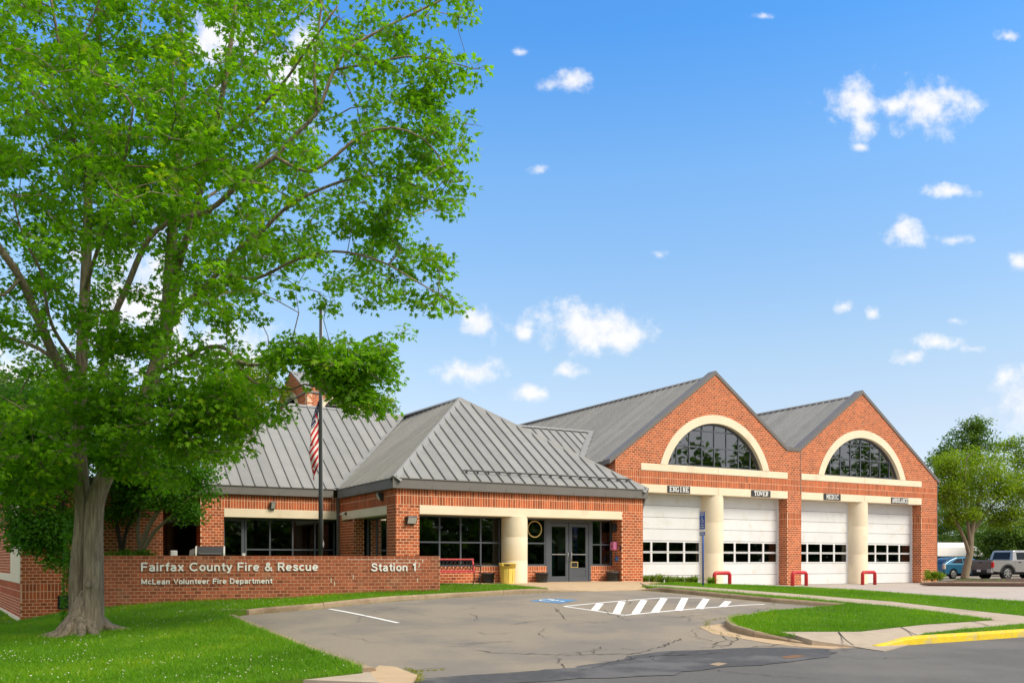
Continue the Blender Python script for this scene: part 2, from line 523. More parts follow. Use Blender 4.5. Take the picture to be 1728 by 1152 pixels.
# ------------------------------------------------------------------ the lie of the land
CTRL = [(-60, 12.3, -.95), (-30, 12.3, -.9), (-10, 12.3, -.88), (5, 12.3, -.88), (13, 12.3, -.88), (21, 12.3, -.88), (40, 12.3, -.9), (80, 12.3, -.95),
        (-30, 0, -.92), (0, 0, -.92), (30, 0, -.92), (80, 0, -.95), (-30, -20, -.92), (10, -20, -.92), (60, -20, -.95),
        (5, 17.6, -.68), (5, 23.7, -.44), (9, 23.7, -.25), (14.4, 23.7, -.12), (18.5, 23.7, -.12), (14, 18, -.5), (9, 18, -.58), (21.5, 18.5, -.5),
        (12, 27.7, -.03), (16, 27.7, -.03), (21.3, 27.7, -.03), (16, 33, -.05),
        (23, 31.4, -.27), (28, 31.4, -.28), (33, 31.4, -.29), (44, 31.4, -.31), (44, 38, -.3), (60, 40, -.32), (80, 45, -.35), (24, 28, -.2),
        (35, 21, -.5), (45, 21, -.53), (28, 22, -.42), (60, 22, -.55),
        (2.27, 27.9, -.6), (11.86, 25.9, -.22), (7, 26.9, -.41),
        (1.4, 22, -.86), (1.6, 31.9, -.84), (.27, 31.9, -1.17), (4.5, 31.9, -.35), (7, 33.6, -.1),
        (-6, 20, -1.35), (-6, 30, -1.7), (-15, 20, -1.6), (-15, 30, -1.9), (-40, 30, -2),
        (-40, 70, -2), (0, 70, -.8), (30, 70, -.4), (80, 80, -.4), (140, 60, -.6), (140, 120, -.6), (0, 140, -1), (-100, 120, -2), (-100, 20, -1.2), (140, 12, -1)]
_c = np.array(CTRL)


def _tps(r2):
    return np.where(r2 > 1e-12, r2 * np.log(np.maximum(r2, 1e-12)), 0.0)


_n = len(_c)
_A = np.zeros((_n + 3, _n + 3))
_A[:_n, :_n] = _tps(((_c[:, None, :2] - _c[None, :, :2]) ** 2).sum(-1)) + np.eye(_n) * 2.0
_A[:_n, _n] = 1; _A[:_n, _n + 1:] = _c[:, :2]
_A[_n:, :_n] = _A[:_n, _n:].T
_w = np.linalg.solve(_A, np.concatenate([_c[:, 2], np.zeros(3)]))


def G(x, y):
    x = np.clip(np.asarray(x, float), -100, 140); y = np.clip(np.asarray(y, float), -20, 140)
    r2 = (x[..., None] - _c[:, 0]) ** 2 + (y[..., None] - _c[:, 1]) ** 2
    z = _tps(r2) @ _w[:_n] + _w[_n] + _w[_n + 1] * x + _w[_n + 2] * y
    k = np.clip((y - 12.3) / 1.2, 0, 1)           # the street itself is level
    return z * k + (-.88) * (1 - k)


def ray(px):
    u = (px - CXP) / FPX
    return (ST + CT * u, CT - ST * u)


def at(px, py, off=0.0):
    """the point of the ground (raised by off) that lies on the line of sight"""
    d = ray(px)
    Y = np.linspace(9, 140, 2600)
    zr = HC + off * 0 + (HYP - py) / FPX * Y
    g = G(Y * d[0], Y * d[1]) + off
    i = np.argmax(zr <= g)
    if i == 0:
        i = len(Y) - 1
    f0, f1 = zr[i - 1] - g[i - 1], zr[i] - g[i]
    t = f0 / (f0 - f1) if f0 != f1 else 0
    y_ = Y[i - 1] + t * (Y[i] - Y[i - 1])
    return (y_ * d[0], y_ * d[1])


def atl(pts, off=0.0):
    return [at(px, py, off) if py is not None else px for px, py in pts]


def gz(x, y, off=0.0):
    return float(G(np.array(x), np.array(y))) + off


def inside(poly, x, y):
    p = np.array(poly)
    r = np.zeros(len(x), bool)
    j = len(p) - 1
    for i in range(len(p)):
        c = ((p[i, 1] > y) != (p[j, 1] > y)) & (x < (p[j, 0] - p[i, 0]) * (y - p[i, 1]) / (p[j, 1] - p[i, 1] + 1e-12) + p[i, 0])
        r ^= c
        j = i
    return r


def densify(poly, step, closed=True):
    out = []
    n = len(poly)
    for i in range(n if closed else n - 1):
        a, b = np.array(poly[i], float), np.array(poly[(i + 1) % n], float)
        k = max(1, int(np.linalg.norm(b - a) / step))
        for t in range(k):
            out.append(tuple(a + (b - a) * t / k))
    if not closed:
        out.append(tuple(poly[-1]))
    return out


def patch(name, poly, m, off=0.0, step=.6, skirt=.18, kind='structure', zfun=None, parent=None, rough=0.0):
    bd = densify(poly, step)
    if rough:
        bd = [(x + random.gauss(0, rough), y + random.gauss(0, rough)) for x, y in bd]
    xs = [p[0] for p in bd]; ys = [p[1] for p in bd]
    gx, gy = np.meshgrid(np.arange(min(xs), max(xs), step), np.arange(min(ys), max(ys), step))
    gx = gx.ravel() + rng.uniform(-.1, .1, gx.size) * step; gy = gy.ravel()
    k = inside(bd, gx, gy)
    cs = [Vector(p) for p in bd] + [Vector((a, b)) for a, b in zip(gx[k], gy[k])]
    r = delaunay_2d_cdt(cs, [], [list(range(len(bd)))], 1, 1e-5)
    v2 = np.array([tuple(v) for v in r[0]])
    z = (zfun(v2[:, 0], v2[:, 1]) if zfun else G(v2[:, 0], v2[:, 1]) + off)
    mb = MB()
    fs = []
    for f in r[2]:
        a, b, c = (v2[i] for i in f[:3])
        cr = (b[0] - a[0]) * (c[1] - a[1]) - (b[1] - a[1]) * (c[0] - a[0])
        fs.append(tuple(f) if cr > 0 else tuple(reversed(f)))
    mb.add(np.column_stack([v2, z]), fs, 0, True)
    if skirt:
        b2 = np.array(bd)
        zb = (zfun(b2[:, 0], b2[:, 1]) if zfun else G(b2[:, 0], b2[:, 1]) + off)
        n = len(bd)
        vs = [(*bd[i], zb[i]) for i in range(n)] + [(*bd[i], zb[i] - skirt) for i in range(n)]
        mb.add(vs, [(i, (i + 1) % n, n + (i + 1) % n, n + i) for i in range(n)])
    o = mb.build(name, m, parent)
    tag(o, kind=kind)
    return o


def strip(name, pts, w, m, off=.006, kind='structure', jitter=0.0, wj=0.0, step=.25, build=True, mb=None):
    """flat strip of width w draped along a line on the ground"""
    p = np.array(densify(pts, step, False))
    if jitter:
        p[1:-1] += rng.normal(0, jitter, (len(p) - 2, 2))
    t = np.gradient(p, axis=0)
    t /= np.linalg.norm(t, axis=1)[:, None] + 1e-9
    nrm = np.column_stack([-t[:, 1], t[:, 0]])
    ww = w * (1 + (rng.uniform(-wj, wj, len(p)) if wj else 0)) / 2
    if wj:
        ww = ww * np.clip(np.minimum(np.arange(len(p)), np.arange(len(p))[::-1]) / 2 + .1, 0, 1)
    a = p + nrm * np.reshape(ww, (-1, 1)); b = p - nrm * np.reshape(ww, (-1, 1))
    n = len(p)
    vs = [(*q, z) for q, z in zip(a, G(a[:, 0], a[:, 1]) + off)] + [(*q, z) for q, z in zip(b, G(b[:, 0], b[:, 1]) + off)]
    mb = mb or MB()
    mb.add(vs, [(n + i, n + i + 1, i + 1, i) for i in range(n - 1)])
    if build:
        o = mb.build(name, m)
        tag(o, kind=kind)
        return o
    return mb


def kerb(name, pts, w, h, m, side=1, joint=3.0, hfun=None, kind='structure'):
    """kerb of width w rising h above the road, the line being its road-side foot; side=+1 puts the body left of the line"""
    p = np.array(densify(pts, .3, False))
    t = np.gradient(p, axis=0)
    t /= np.linalg.norm(t, axis=1)[:, None] + 1e-9
    nr = np.column_stack([-t[:, 1], t[:, 0]]) * side
    s = np.concatenate([[0], np.cumsum(np.linalg.norm(np.diff(p, axis=0), axis=1))])
    g = G(p[:, 0], p[:, 1])
    mb = MB()
    i0 = 0
    n = len(p)
    while i0 < n - 1:
        i1 = min(n - 1, int(np.searchsorted(s, s[i0] + joint)))
        if n - 1 - i1 < 3:
            i1 = n - 1
        idx = list(range(i0, i1 + 1))
        rings = []
        for k in idx:
            hh = h if hfun is None else hfun(s[k] / s[-1]) * h
            q = p[k].copy()
            if k == i0 and i0 > 0:
                q = q + t[k] * .012
            jj = random.uniform(-.006, .006) if k in (i0, i1) else 0
            prof = [(0.0, -.12), (.012, hh * .7), (.035, hh), (w * .5, hh + .004), (w, hh), (w, -.12)]
            rings.append([(q[0] + nr[k][0] * a, q[1] + nr[k][1] * a, g[k] + z + jj) for a, z in prof])
        vs = [v for r_ in rings for v in r_]
        m_ = 6
        fs = []
        for a in range(len(rings) - 1):
            for b in range(m_ - 1):
                f = (a * m_ + b, (a + 1) * m_ + b, (a + 1) * m_ + b + 1, a * m_ + b + 1)
                fs.append(f if side > 0 else f[::-1])
        fs.append(tuple(range(m_))); fs.append(tuple((len(rings) - 1) * m_ + b for b in range(m_ - 1, -1, -1)))
        mb.add(vs, fs)
        i0 = i1
    o = mb.build(name, m)
    tag(o, kind=kind)
    return o


# terrain sheet out to the horizon
def terrain():
    def ax(a, b, st, far):
        mid = np.arange(a, b + .01, st)
        lo = a - np.geomspace(st, far, 14)[::-1]
        hi = b + np.geomspace(st, far, 14)
        return np.concatenate([lo, mid, hi])
    xs = ax(-40, 90, 1.3, 900); ys = ax(-20, 70, 1.3, 900)
    X, Y = np.meshgrid(xs, ys)
    Z = G(X, Y) - .07
    nx, ny = len(xs), len(ys)
    idx = np.arange(nx * ny).reshape(ny, nx)
    q = np.stack([idx[:-1, :-1], idx[:-1, 1:], idx[1:, 1:], idx[1:, :-1]], -1).reshape(-1, 4)
    me = np_mesh('ground', np.column_stack([X.ravel(), Y.ravel(), Z.ravel()]), 4, q.ravel(), M['soil'], smooth=True)
    o = bpy.data.objects.new('ground', me)
    COL.objects.link(o)
    tag(o, kind='structure')


terrain()

# street, car park, drives
SY = 12.3
patch('street', [(-60, -12), (110, -12), (110, SY), (-60, SY)], M['street'], 0.0, 1.2, 0)
patch('parking_lot', [(4.7, SY), (4.7, 24.0), (20.0, 24.6), (23.2, 17.6), (16, SY)], M['asphalt'], 0.004, .5, 0)
patch('driveway', [(22.4, 32.4), (22.4, 27.0), (27, 22), (34, 16.5), (38, SY + .02), (90, SY + .02), (90, 30), (44.5, 31.2), (44.0, 32.4)], M['apron'], -.01, 1.0, 0)
patch('rear_parking', [(44.6, 30.6), (90, 30.2), (95, 62), (44.6, 62)], M['asphalt'], -.02, 1.5, 0)

LAWN_OFF = .12


def shift(pts, d):
    """move a ground line sideways by d (positive: to the left of its direction)"""
    p = np.array(pts, float)
    t = np.gradient(p, axis=0)
    t /= np.linalg.norm(t, axis=1)[:, None] + 1e-9
    return [tuple(q) for q in p + np.column_stack([-t[:, 1], t[:, 0]]) * d]


K_BACK = atl([(358, 1038), (420, 1037), (530, 1027.5), (640, 1016), (760, 1008), (850, 1003), (925, 999.5), (985, 998)])
K_LEFT = atl([(398, 1043), (480, 1078), (560, 1110), (636, 1137)])
K_RIGHT = atl([(1082, 996), (1110, 998), (1180, 1004.5), (1300, 1016), (1425, 1026)])
K_NOSE = atl([(1246, 1046), (1226, 1050), (1222, 1057), (1234, 1066), (1270, 1075), (1330, 1083), (1400, 1090)])
lawn_left = [(-40, 13.75), (0, 13.7)] + atl([(330, 1166), (612, 1135)], .11) + shift(K_LEFT, -.30)[::-1] + shift(K_BACK, .14)[1:-2] + \
    atl([(925, 992.5), (850, 985), (762, 985)], .12) + [(11.0, 28.6), (6.5, 34.5), (2, 46), (-40, 46)]
island = atl([(1096, 989), (1200, 996), (1340, 1007), (1500, 1022), (1600, 1034), (1679, 1045), (1560, 1053), (1450, 1065), (1318, 1065),
              (1290, 1064)], .12) + shift(K_NOSE, .13)[:5][::-1] + atl([(1300, 1037), (1400, 1028.5)], .02) + shift(K_RIGHT, .14)[1:][::-1]
strip_up = atl([(1110, 984), (1200, 985), (1300, 988.5), (1450, 995), (1554, 1003), (1728, 1014)], .12) + \
    [(34.5, 15.0), (33.5, 13.9)] + atl([(1728, 1039), (1640, 1030), (1508, 1015), (1357, 1003), (1200, 991.5), (1092, 985.5)], .12)
strip_near = atl([(1546, 1074), (1562, 1068.5), (1640, 1060), (1728, 1052)], .12) + [(32, 13.55), (32, 12.5)] + [(20, 12.5), (16.8, 12.5)]
patch('lawn', lawn_left, M['soil'], LAWN_OFF, .5, .2)
patch('grass_island', island, M['soil'], LAWN_OFF, .4, .2)
patch('grass_verge', strip_up, M['soil'], LAWN_OFF, .5, .2)
patch('kerbside_grass', strip_near, M['soil'], LAWN_OFF + .01, .5, .2)

# concrete: entrance pad, garden path, street pavement, kerb flares
ed = [at(960, 999), at(1084, 996)]


def pad_z(x, y):
    k = np.clip((y - 23.75) / 1.6, 0, 1)
    return G(x, y) + .012 + (.10 * k)


patch('entrance_paving', [(11.0, 29.0), (22.0, 29.0), (22.3, 26.6), (20.2, 25.2)] + [at(1086, 995.5), at(1000, 997.5), at(938, 997)] +
      atl([(925, 992), (850, 984.5), (760, 984)], .12), M['entryconc'], 0, .4, .25, zfun=pad_z)
patch('garden_path', atl([(1080, 983), (1092, 985.2), (1200, 991.2), (1357, 1002.8), (1508, 1014.8), (1640, 1029.6), (1728, 1038.8)], .13) + [(34, 13.95), (34, 13.5)] +
      atl([(1728, 1047), (1679, 1045.3), (1600, 1034.3), (1500, 1022.3), (1340, 1007.3), (1200, 996.3), (1096, 989.3)], .13), M['concrete'], .133, .4, .2)
patch('pavement', atl([(1318, 1065.5), (1450, 1065.5), (1560, 1053.5), (1679, 1045.8), (1728, 1041)], .125) + [(60, 15.2), (60, 13.5), (32, 13.5)] +
      atl([(1728, 1052), (1640, 1060), (1562, 1069), (1546, 1074.5), (1492, 1088)], .125) + [at(1440, 1090, .02), at(1370, 1084, .06)], M['concrete'], .127, .4, .15,
      zfun=lambda x, y: G(x, y) + .127 * np.clip((y - 12.35) / .7, .12, 1))
patch('pavement', [(-40, 12.75), (3.0, 12.75)] + atl([(640, 1152), (624, 1134), (440, 1150)], .1) + [(-40, 13.6)], M['concrete'], .11, .5, .2)
patch('kerb_flare', atl([(626, 1134), (640, 1124), (668, 1126), (704, 1140), (696, 1152), (650, 1168), (620, 1160)], .03), M['entryconc'], .05, .3, .1)
patch('gutter_apron', atl([(1180, 1057), (1232, 1050), (1262, 1070), (1340, 1084), (1440, 1091), (1400, 1094), (1300, 1085), (1204, 1069)], .01), M['entryconc'], .012, .3, .02)
# pavement joints
jb = MB()
for a, b in (((1415, 1066), (1440, 1089)), ((1330, 1070), (1352, 1079)), ((1520, 1058), (1548, 1072)), ((1640, 1048), (1670, 1056))):
    strip('joint', [at(*a, .13), at(*b, .13)], .03, None, .142, build=False, mb=jb)
tag(jb.build('pavement_joint', M['crack']), kind='structure')

# kerbs
kerb('kerb', K_BACK, .17, .14, M['kerb'], 1,
     hfun=lambda t: 1 if t < .86 else max(.12, 1 - (t - .86) / .13))
kerb('kerb', K_LEFT, .32, .10, M['kerb'], -1)
kerb('kerb', K_RIGHT, .17, .145, M['kerb'], 1, hfun=lambda t: min(1, .25 + t * 9))
kerb('kerb', K_NOSE, .16, .15, M['kerb'], 1,
     hfun=lambda t: 1 if t < .62 else max(.1, 1 - (t - .62) / .36))
kerb('yellow_kerb', [(15.4, SY - .02), (17, SY - .02), (19, SY - .02), (60, SY - .02)], .17, .17, M['yellow'], 1, joint=3.1,
     hfun=lambda t: min(1, .12 + t * 36))
kerb('kerb', atl([(1556, 986), (1640, 986.5), (1728, 987)]) + [(62, 27.6)], .2, .16, M['kerb'], 1)
kerb('kerb', [(-40, 12.6), (-10, 12.6), (4.0, 12.6)], .16, .12, M['kerb'], 1)

# marks on the car park
mb = MB()
for a, b in (((556, 1027.5), (672, 1051)), ((952, 1023), (1054, 1038)), ((952, 1023), (1120, 1008.5)), ((1120, 1008.5), (1190, 1008.8)), ((1054, 1038), (1262, 1020.5)), ((1262, 1020.5), (1290, 1019.5))):
    strip('parking_line', [at(*a), at(*b)], .105, None, .010, build=False, mb=mb)
for a, b in (((1013, 1018), (1003, 1030)), ((1050, 1015), (1040, 1035.5)), ((1087, 1012.5), (1072, 1036)), ((1121, 1009.5), (1105, 1033.5)),
             ((1156, 1009), (1145, 1030.5)), ((1192, 1010.5), (1180, 1027.5)), ((1229, 1014.5), (1219, 1024))):
    strip('parking_line', [at(*a), at(*b)], .20, None, .0125, build=False, mb=mb)
tag(mb.build('parking_marking', M['line']), kind='structure')


def wheelchair(mb, tf, mi=0):
    """the access symbol as flat strokes in a unit square (0..1), tf maps (u,v) to a 3-D point"""
    def stroke(pts, w):
        for a, b in zip(pts, pts[1:]):
            a, b = np.array(a), np.array(b)
            d = (b - a) / np.linalg.norm(b - a)
            n = np.array((-d[1], d[0])) * w / 2
            a = a - d * w * .3; b = b + d * w * .3
            mb.add([tf(*(a - n)), tf(*(b - n)), tf(*(b + n)), tf(*(a + n))], [(0, 1, 2, 3)], mi)
    stroke([(.44, .75), (.46, .42), (.70, .42), (.80, .14), (.90, .17)], .085)
    stroke([(.45, .60), (.66, .60)], .07)
    stroke([(.44 + .29 * math.cos(a), .32 + .29 * math.sin(a)) for a in np.linspace(R(140), R(355), 14)], .075)
    mb.add([tf(.43 + .09 * math.cos(a), .88 + .09 * math.sin(a)) for a in np.linspace(0, 2 * math.pi, 13)[:-1]], [tuple(range(12))], mi)


hc = [at(893, 1014), at(922, 1009.5), at(976, 1012), at(946, 1018)]
hcp = [np.array(p) for p in hc]


def hc_uv(u, v, off=.016):
    p = hcp[0] * (1 - u) * (1 - v) + hcp[3] * u * (1 - v) + hcp[2] * u * v + hcp[1] * (1 - u) * v
    return (p[0], p[1], gz(p[0], p[1], off))


mb = MB()
nn = 8
vs = [hc_uv(i / nn, j / nn, .009) for j in range(nn + 1) for i in range(nn + 1)]
mb.add(vs, [(j * (nn + 1) + i, j * (nn + 1) + i + 1, (j + 1) * (nn + 1) + i + 1, (j + 1) * (nn + 1) + i) for j in range(nn) for i in range(nn)])
wheelchair(mb, lambda u, v: hc_uv(.1 + .8 * v, .1 + .8 * u), 1)
tag(mb.build('access_marking', [M['bluepaint'], M['line']]), kind='structure')

# sealed seam where the car park meets the street, cracks and a silt stain
patch('sealed_seam', atl([(690, 1152), (760, 1142), (860, 1136), (960, 1127), (1040, 1112), (1110, 1100), (1200, 1096), (1290, 1092), (1385, 1094), (1414, 1101),
                          (1395, 1108), (1330, 1117), (1220, 1127), (1120, 1137), (1020, 1143), (900, 1151), (800, 1158)]), M['seal'], .009, .35, 0, rough=.07)
patch('silt_stain', atl([(1320, 1108), (1345, 1105), (1360, 1107), (1340, 1111), (1322, 1111)]), M['rust'], .013, .2, 0)
patch('silt_stain', atl([(1196, 1121), (1212, 1118), (1228, 1120), (1212, 1124)]), M['kerb'], .013, .2, 0)
cb = MB()
for line, w in (([(798, 1096), (830, 1101), (900, 1104), (960, 1106), (1010, 1104), (1060, 1104), (1090, 1098), (1120, 1091), (1150, 1077)], .035),
                ([(935, 1025), (945, 1035), (955, 1046)], .03), ([(860, 1054), (900, 1048), (955, 1046), (1010, 1050), (1040, 1051)], .022),
                ([(990, 1116), (1040, 1116), (1080, 1109), (1120, 1106), (1180, 1105), (1220, 1101)], .05),
                ([(936, 1108), (942, 1118), (955, 1130)], .025), ([(1060, 1105), (1068, 1112), (1078, 1116)], .03), ([(1120, 1106), (1140, 1101), (1165, 1108)], .03),
                ([(1040, 1116), (1010, 1124), (975, 1133)], .03), ([(805, 1066), (820, 1070), (850, 1069), (870, 1067)], .018), ([(970, 1099), (978, 1106)], .03),
                ([(1250, 1070), (1236, 1088), (1180, 1094)], .03), ([(1215, 1066), (1228, 1080), (1200, 1088)], .022), ([(1330, 1086), (1300, 1090), (1260, 1092)], .03),
                ([(640, 1025), (690, 1031), (720, 1040)], .014), ([(560, 1068), (640, 1072), (720, 1066)], .012), ([(700, 1134), (720, 1128), (760, 1126)], .02),
                ([(1180, 1128), (1260, 1137), (1380, 1146)], .025), ([(1440, 1112), (1500, 1110), (1550, 1112)], .02), ([(1080, 1098), (1050, 1094), (1030, 1098)], .02),
                ([(1000, 1104), (1004, 1096), (1020, 1090)], .018), ([(1100, 1108), (1105, 1114), (1130, 1112)], .03), ([(1150, 1104), (1190, 1098), (1230, 1103)], .025)):
    strip('crack', atl(line), w * .62, None, .015, jitter=.035, wj=.7, step=.12, build=False, mb=cb)
for k in range(46):
    x, y = random.uniform(6, 20), random.uniform(13, 22.5)
    a = random.choice((0, 0, 1.3, .6)) + random.uniform(-.5, .5)
    pts = [(x, y)]
    for j in range(random.randint(2, 5)):
        a += random.uniform(-.5, .5)
        pts.append((pts[-1][0] + .45 * math.cos(a), pts[-1][1] + .45 * math.sin(a)))
    strip('crack', pts, random.uniform(.007, .014), None, .015, jitter=.02, wj=.8, step=.1, build=False, mb=cb)
tag(cb.build('asphalt_crack', M['crack']), kind='structure')

#==STATION==
#==THINGS==
#==PLANTS==
# ------------------------------------------------------------------ brickwork
BL, BH, JT = .2032, .1016, .020


def lay(runs, z0, z1, mode, bond=0.0):
    """bricks (s0,s1,z0,z1) of one course over the given runs; 'st' stretchers, 'so' soldiers"""
    out = []
    step = BL if mode == 'st' else .1016
    for a, b in runs:
        k = math.floor((a - bond) / step)
        s = bond + k * step
        while s < b:
            p, q = max(a, s + JT / 2), min(b, s + step - JT / 2)
            if q - p > .03:
                out.append((p, q, z0 + JT / 2, z1 - JT / 2))
            s += step
    return out


def brick_mesh_variants(m, n=7):
    res = []
    for i in range(n):
        mb = MB()
        mb.box(-.5, -.5, -.5, .5, .5, .5)
        me = mb.mesh('brick', m)
        set_tint(me, i / (n - 1))
        res.append(me)
    return res


def field_mesh(name, bricks, m):
    """bricks: (ox,oy,ux,uy,nx,ny,s0,s1,z0,z1)"""
    B = np.array(bricks)
    o, u, n = B[:, 0:2], B[:, 2:4], B[:, 4:6]
    s0, s1, z0, z1 = B[:, 6:7], B[:, 7:8], B[:, 8], B[:, 9]
    jf = rng.uniform(-.0015, .0015, len(B))[:, None]
    fr, bk = 0.0, -.03
    P = []
    for d, s, z in ((fr, s0, z0), (fr, s1, z0), (fr, s1, z1), (fr, s0, z1), (bk, s0, z0), (bk, s1, z0), (bk, s1, z1), (bk, s0, z1)):
        xy = o + u * s + n * (d + (jf if d == fr else 0))
        P.append(np.column_stack([xy, z]))
    V = np.stack(P, 1).reshape(-1, 3)
    fl = np.array([[0, 1, 2, 3], [0, 4, 5, 1], [1, 5, 6, 2], [2, 6, 7, 3], [3, 7, 4, 0]])
    cr = u[:, 0] * n[:, 1] - u[:, 1] * n[:, 0]      # u x n < 0: faces as listed look outwards
    F = np.where((cr < 0)[:, None, None], fl[None], fl[None, :, ::-1]) + (np.arange(len(B)) * 8)[:, None, None]
    t = np.repeat(np.clip(rng.normal(.5, .24, len(B)), 0, 1), 8)
    return np_mesh(name, V, 4, F.reshape(-1), m, tint=t)


class Brickwork:
    def __init__(self, root, mbrick, mmortar):
        self.root, self.mb, self.mm = root, mbrick, mmortar
        self.rest, self.single = [], []

    def wall(self, name, o, u, n, courses, thick=.2, single=False, bond=0.0):
        """courses: list of (z0, z1, mode, runs); lays the bricks and the mortar body behind them"""
        mo = MB()
        o, u, n = np.array(o, float), np.array(u, float), np.array(n, float)
        acc = {}
        for i, (z0, z1, mode, runs) in enumerate(courses):
            bo = bond + (BL / 2 if (mode == 'st' and i % 2) else 0)
            for b in lay(runs, z0, z1, mode, bo):
                (self.single if single else self.rest).append((*o, *u, *n, *b))
            for r in runs:
                key = (round(r[0], 4), round(r[1], 4))
                if key in acc and abs(acc[key][-1][1] - z0) < 1e-4:
                    acc[key][-1][1] = z1
                else:
                    acc.setdefault(key, []).append([z0, z1])
        for (a, b), zs in acc.items():
            for z0, z1 in zs:
                p = [o + u * a - n * .005, o + u * b - n * .005, o + u * b - n * thick, o + u * a - n * thick]
                poly = [(*q, z0) for q in p]
                mo.prism(poly if (u[0] * n[1] - u[1] * n[0]) < 0 else poly[::-1], (0, 0, z1 - z0))
        ob = mo.build(name, self.mm, self.root)
        self.last = ob
        return ob

    def finish(self, single_parent=None, limit=300):
        cand = self.single
        if len(cand) > limit:
            # the ones that show largest: nearest to the street first
            dist = [((b[0] + b[2] * (b[6] + b[7]) / 2) ** 2 + (b[1] + b[3] * (b[6] + b[7]) / 2) ** 2) - 40 * (b[7] - b[6] > .15) for b in cand]
            order = np.argsort(dist)
            self.rest += [cand[i] for i in order[limit:]]
            cand = [cand[i] for i in order[:limit]]
        var = brick_mesh_variants(self.mb)
        for b in cand:
            ox, oy, ux, uy, nx, ny, s0, s1, z0, z1 = b
            sc = (s0 + s1) / 2
            ob = bpy.data.objects.new('brick', random.choice(var))
            COL.objects.link(ob)
            ob.parent = single_parent
            pos = Vector((ox + ux * sc - nx * .015, oy + uy * sc - ny * .015, (z0 + z1) / 2))
            ob.location = pos - world_loc(single_parent)
            ob.rotation_euler = (0, 0, math.atan2(uy, ux))
            ob.scale = (s1 - s0, .03 + random.uniform(-.002, .002), z1 - z0)
        if self.rest:
            ob = bpy.data.objects.new('brick_field', field_mesh('brick_field', self.rest, self.mb))
            link(ob, self.root)
            tag(ob, kind='stuff')


def st_courses(z0, z1, runs):
    """runs: list or function (za, zb) -> list"""
    n = max(1, round((z1 - z0) / BH))
    h = (z1 - z0) / n
    return [(z0 + i * h, z0 + (i + 1) * h, 'st', runs(z0 + i * h, z0 + (i + 1) * h) if callable(runs) else runs) for i in range(n)]


def so_course(z0, z1, runs):
    return [(z0, z1, 'so', runs)]


# ------------------------------------------------------------------ the fire station
YE, YG, YW, XE, XR = 27.74, 31.37, 33.63, 11.11, 21.29
XW = 5.96
GL, GR = 22.60, 44.05
RC = .62                                   # depth of the entrance recess
station = thing('fire_station', 'red brick fire station with grey metal roofs, white garage doors and arched gable windows', 'fire station', (XE, YE, 0))
BW = Brickwork(station, M['brick'], M['mortar'])

BX0, BX1 = 11.95, 20.29                    # limestone beam over the entrance
ent = BW.wall('entrance_wall', (0, YE), (1, 0), (0, -1),
              st_courses(0, 2.743, [(XE, BX0), (BX1, XR)]) + so_course(2.743, 3.055, [(XE, XR)]) + so_course(3.055, 3.27, [(XE, XR)]), .3, True)
BW.wall('entrance_side_wall', (XE - .006, 0), (0, 1), (-1, 0),
        st_courses(0, 2.743, lambda a, b: [(YE + .012, 28.55)] + [(33.27 if b > 2.42 else 31.91, YW)]) + so_course(2.743, 3.055, [(YE + .012, YW)]) + so_course(3.055, 3.27, [(YE + .012, YW)]), .29)
BW.wall('entrance_reveal', (BX1 - .006, 0), (0, 1), (-1, 0), st_courses(0, 2.43, [(YE + .02, YE + RC)]), .25)
BW.wall('entrance_end_wall', (XR + .006, 0), (0, 1), (1, 0), st_courses(0, 2.743, [(YE + .012, 31.8)]) + so_course(2.743, 3.055, [(YE + .012, 31.8)]) + so_course(3.055, 3.27, [(YE + .012, 31.8)]), .2)
YK = YE + RC
BW.wall('entrance_side_reveal', (0, 31.904), (1, 0), (0, -1), st_courses(0, 2.43, [(XE + .012, XE + .40)]), .1)
BW.wall('knee_wall', (0, YK), (1, 0), (0, -1), st_courses(0, .51, [(BX0, 17.32), (19.30, BX1)]) + so_course(.51, .68, [(BX0, 17.32), (19.30, BX1)]), .2)
BW.wall('wing_wall', (0, YW), (1, 0), (0, -1),
        st_courses(0, 2.79, lambda a, b: [(XW, 6.78)]) + so_course(2.79, 3.09, [(XW, XE)]) + so_course(3.09, 3.31, [(XW, XE)]), .3)
BW.wall('wing_side_wall', (XW - .006, 0), (0, 1), (-1, 0),
        st_courses(-.3, 2.79, lambda a, b: [(YW + .012, 34.4)] + ([(41.6, 44)] if b < 9 else [])) + so_course(2.79, 3.09, [(YW + .012, 44)]) + so_course(3.09, 3.31, [(YW + .012, 44)]), .29)
# the lower block on the left
LB0, LB1, YL = .27, 4.45, 31.9
BW.wall('side_block_wall', (0, YL), (1, 0), (0, -1),
        st_courses(-1.6, -.34, lambda a, b: [(LB0, LB1)] if not (-.66 < (a + b) / 2 < -.22) else [(LB0, 1.30), (1.72, LB1)]) +
        so_course(-.34, -.09, [(LB0, LB1)]) + so_course(-.09, .16, [(LB0, LB1)]) + st_courses(.16, 3.3, [(LB0, LB1)]), .3)
SU, SN = (-.0785, .9969), (-.9969, -.0785)     # the end of the lower block stands a little askew
BW.wall('side_block_end_wall', (LB0 - .006, YL), SU, SN,
        st_courses(-.905, -.33, [(.014, 22)]) + so_course(-.33, -.08, [(.014, 22)]) + so_course(-.08, .17, [(.014, 22)]) +
        st_courses(.43, 3.3, [(3.4, 22)]), .29)
BW.wall('side_block_inner_wall', (LB1 + .006, 0), (0, 1), (1, 0), st_courses(-.6, 3.3, [(YL + .012, 41)]), .2)


# garage: two gables over four doors
def ztop(x):
    p = [(GL, 5.24), (28.21, 9.40), (32.72, 6.22), (33.62, 6.22), (38.08, 9.42), (GR, 5.16)]
    for (a, za), (b, zb) in zip(p, p[1:]):
        if a <= x <= b:
            return za + (zb - za) * (x - a) / (b - a)
    return 0


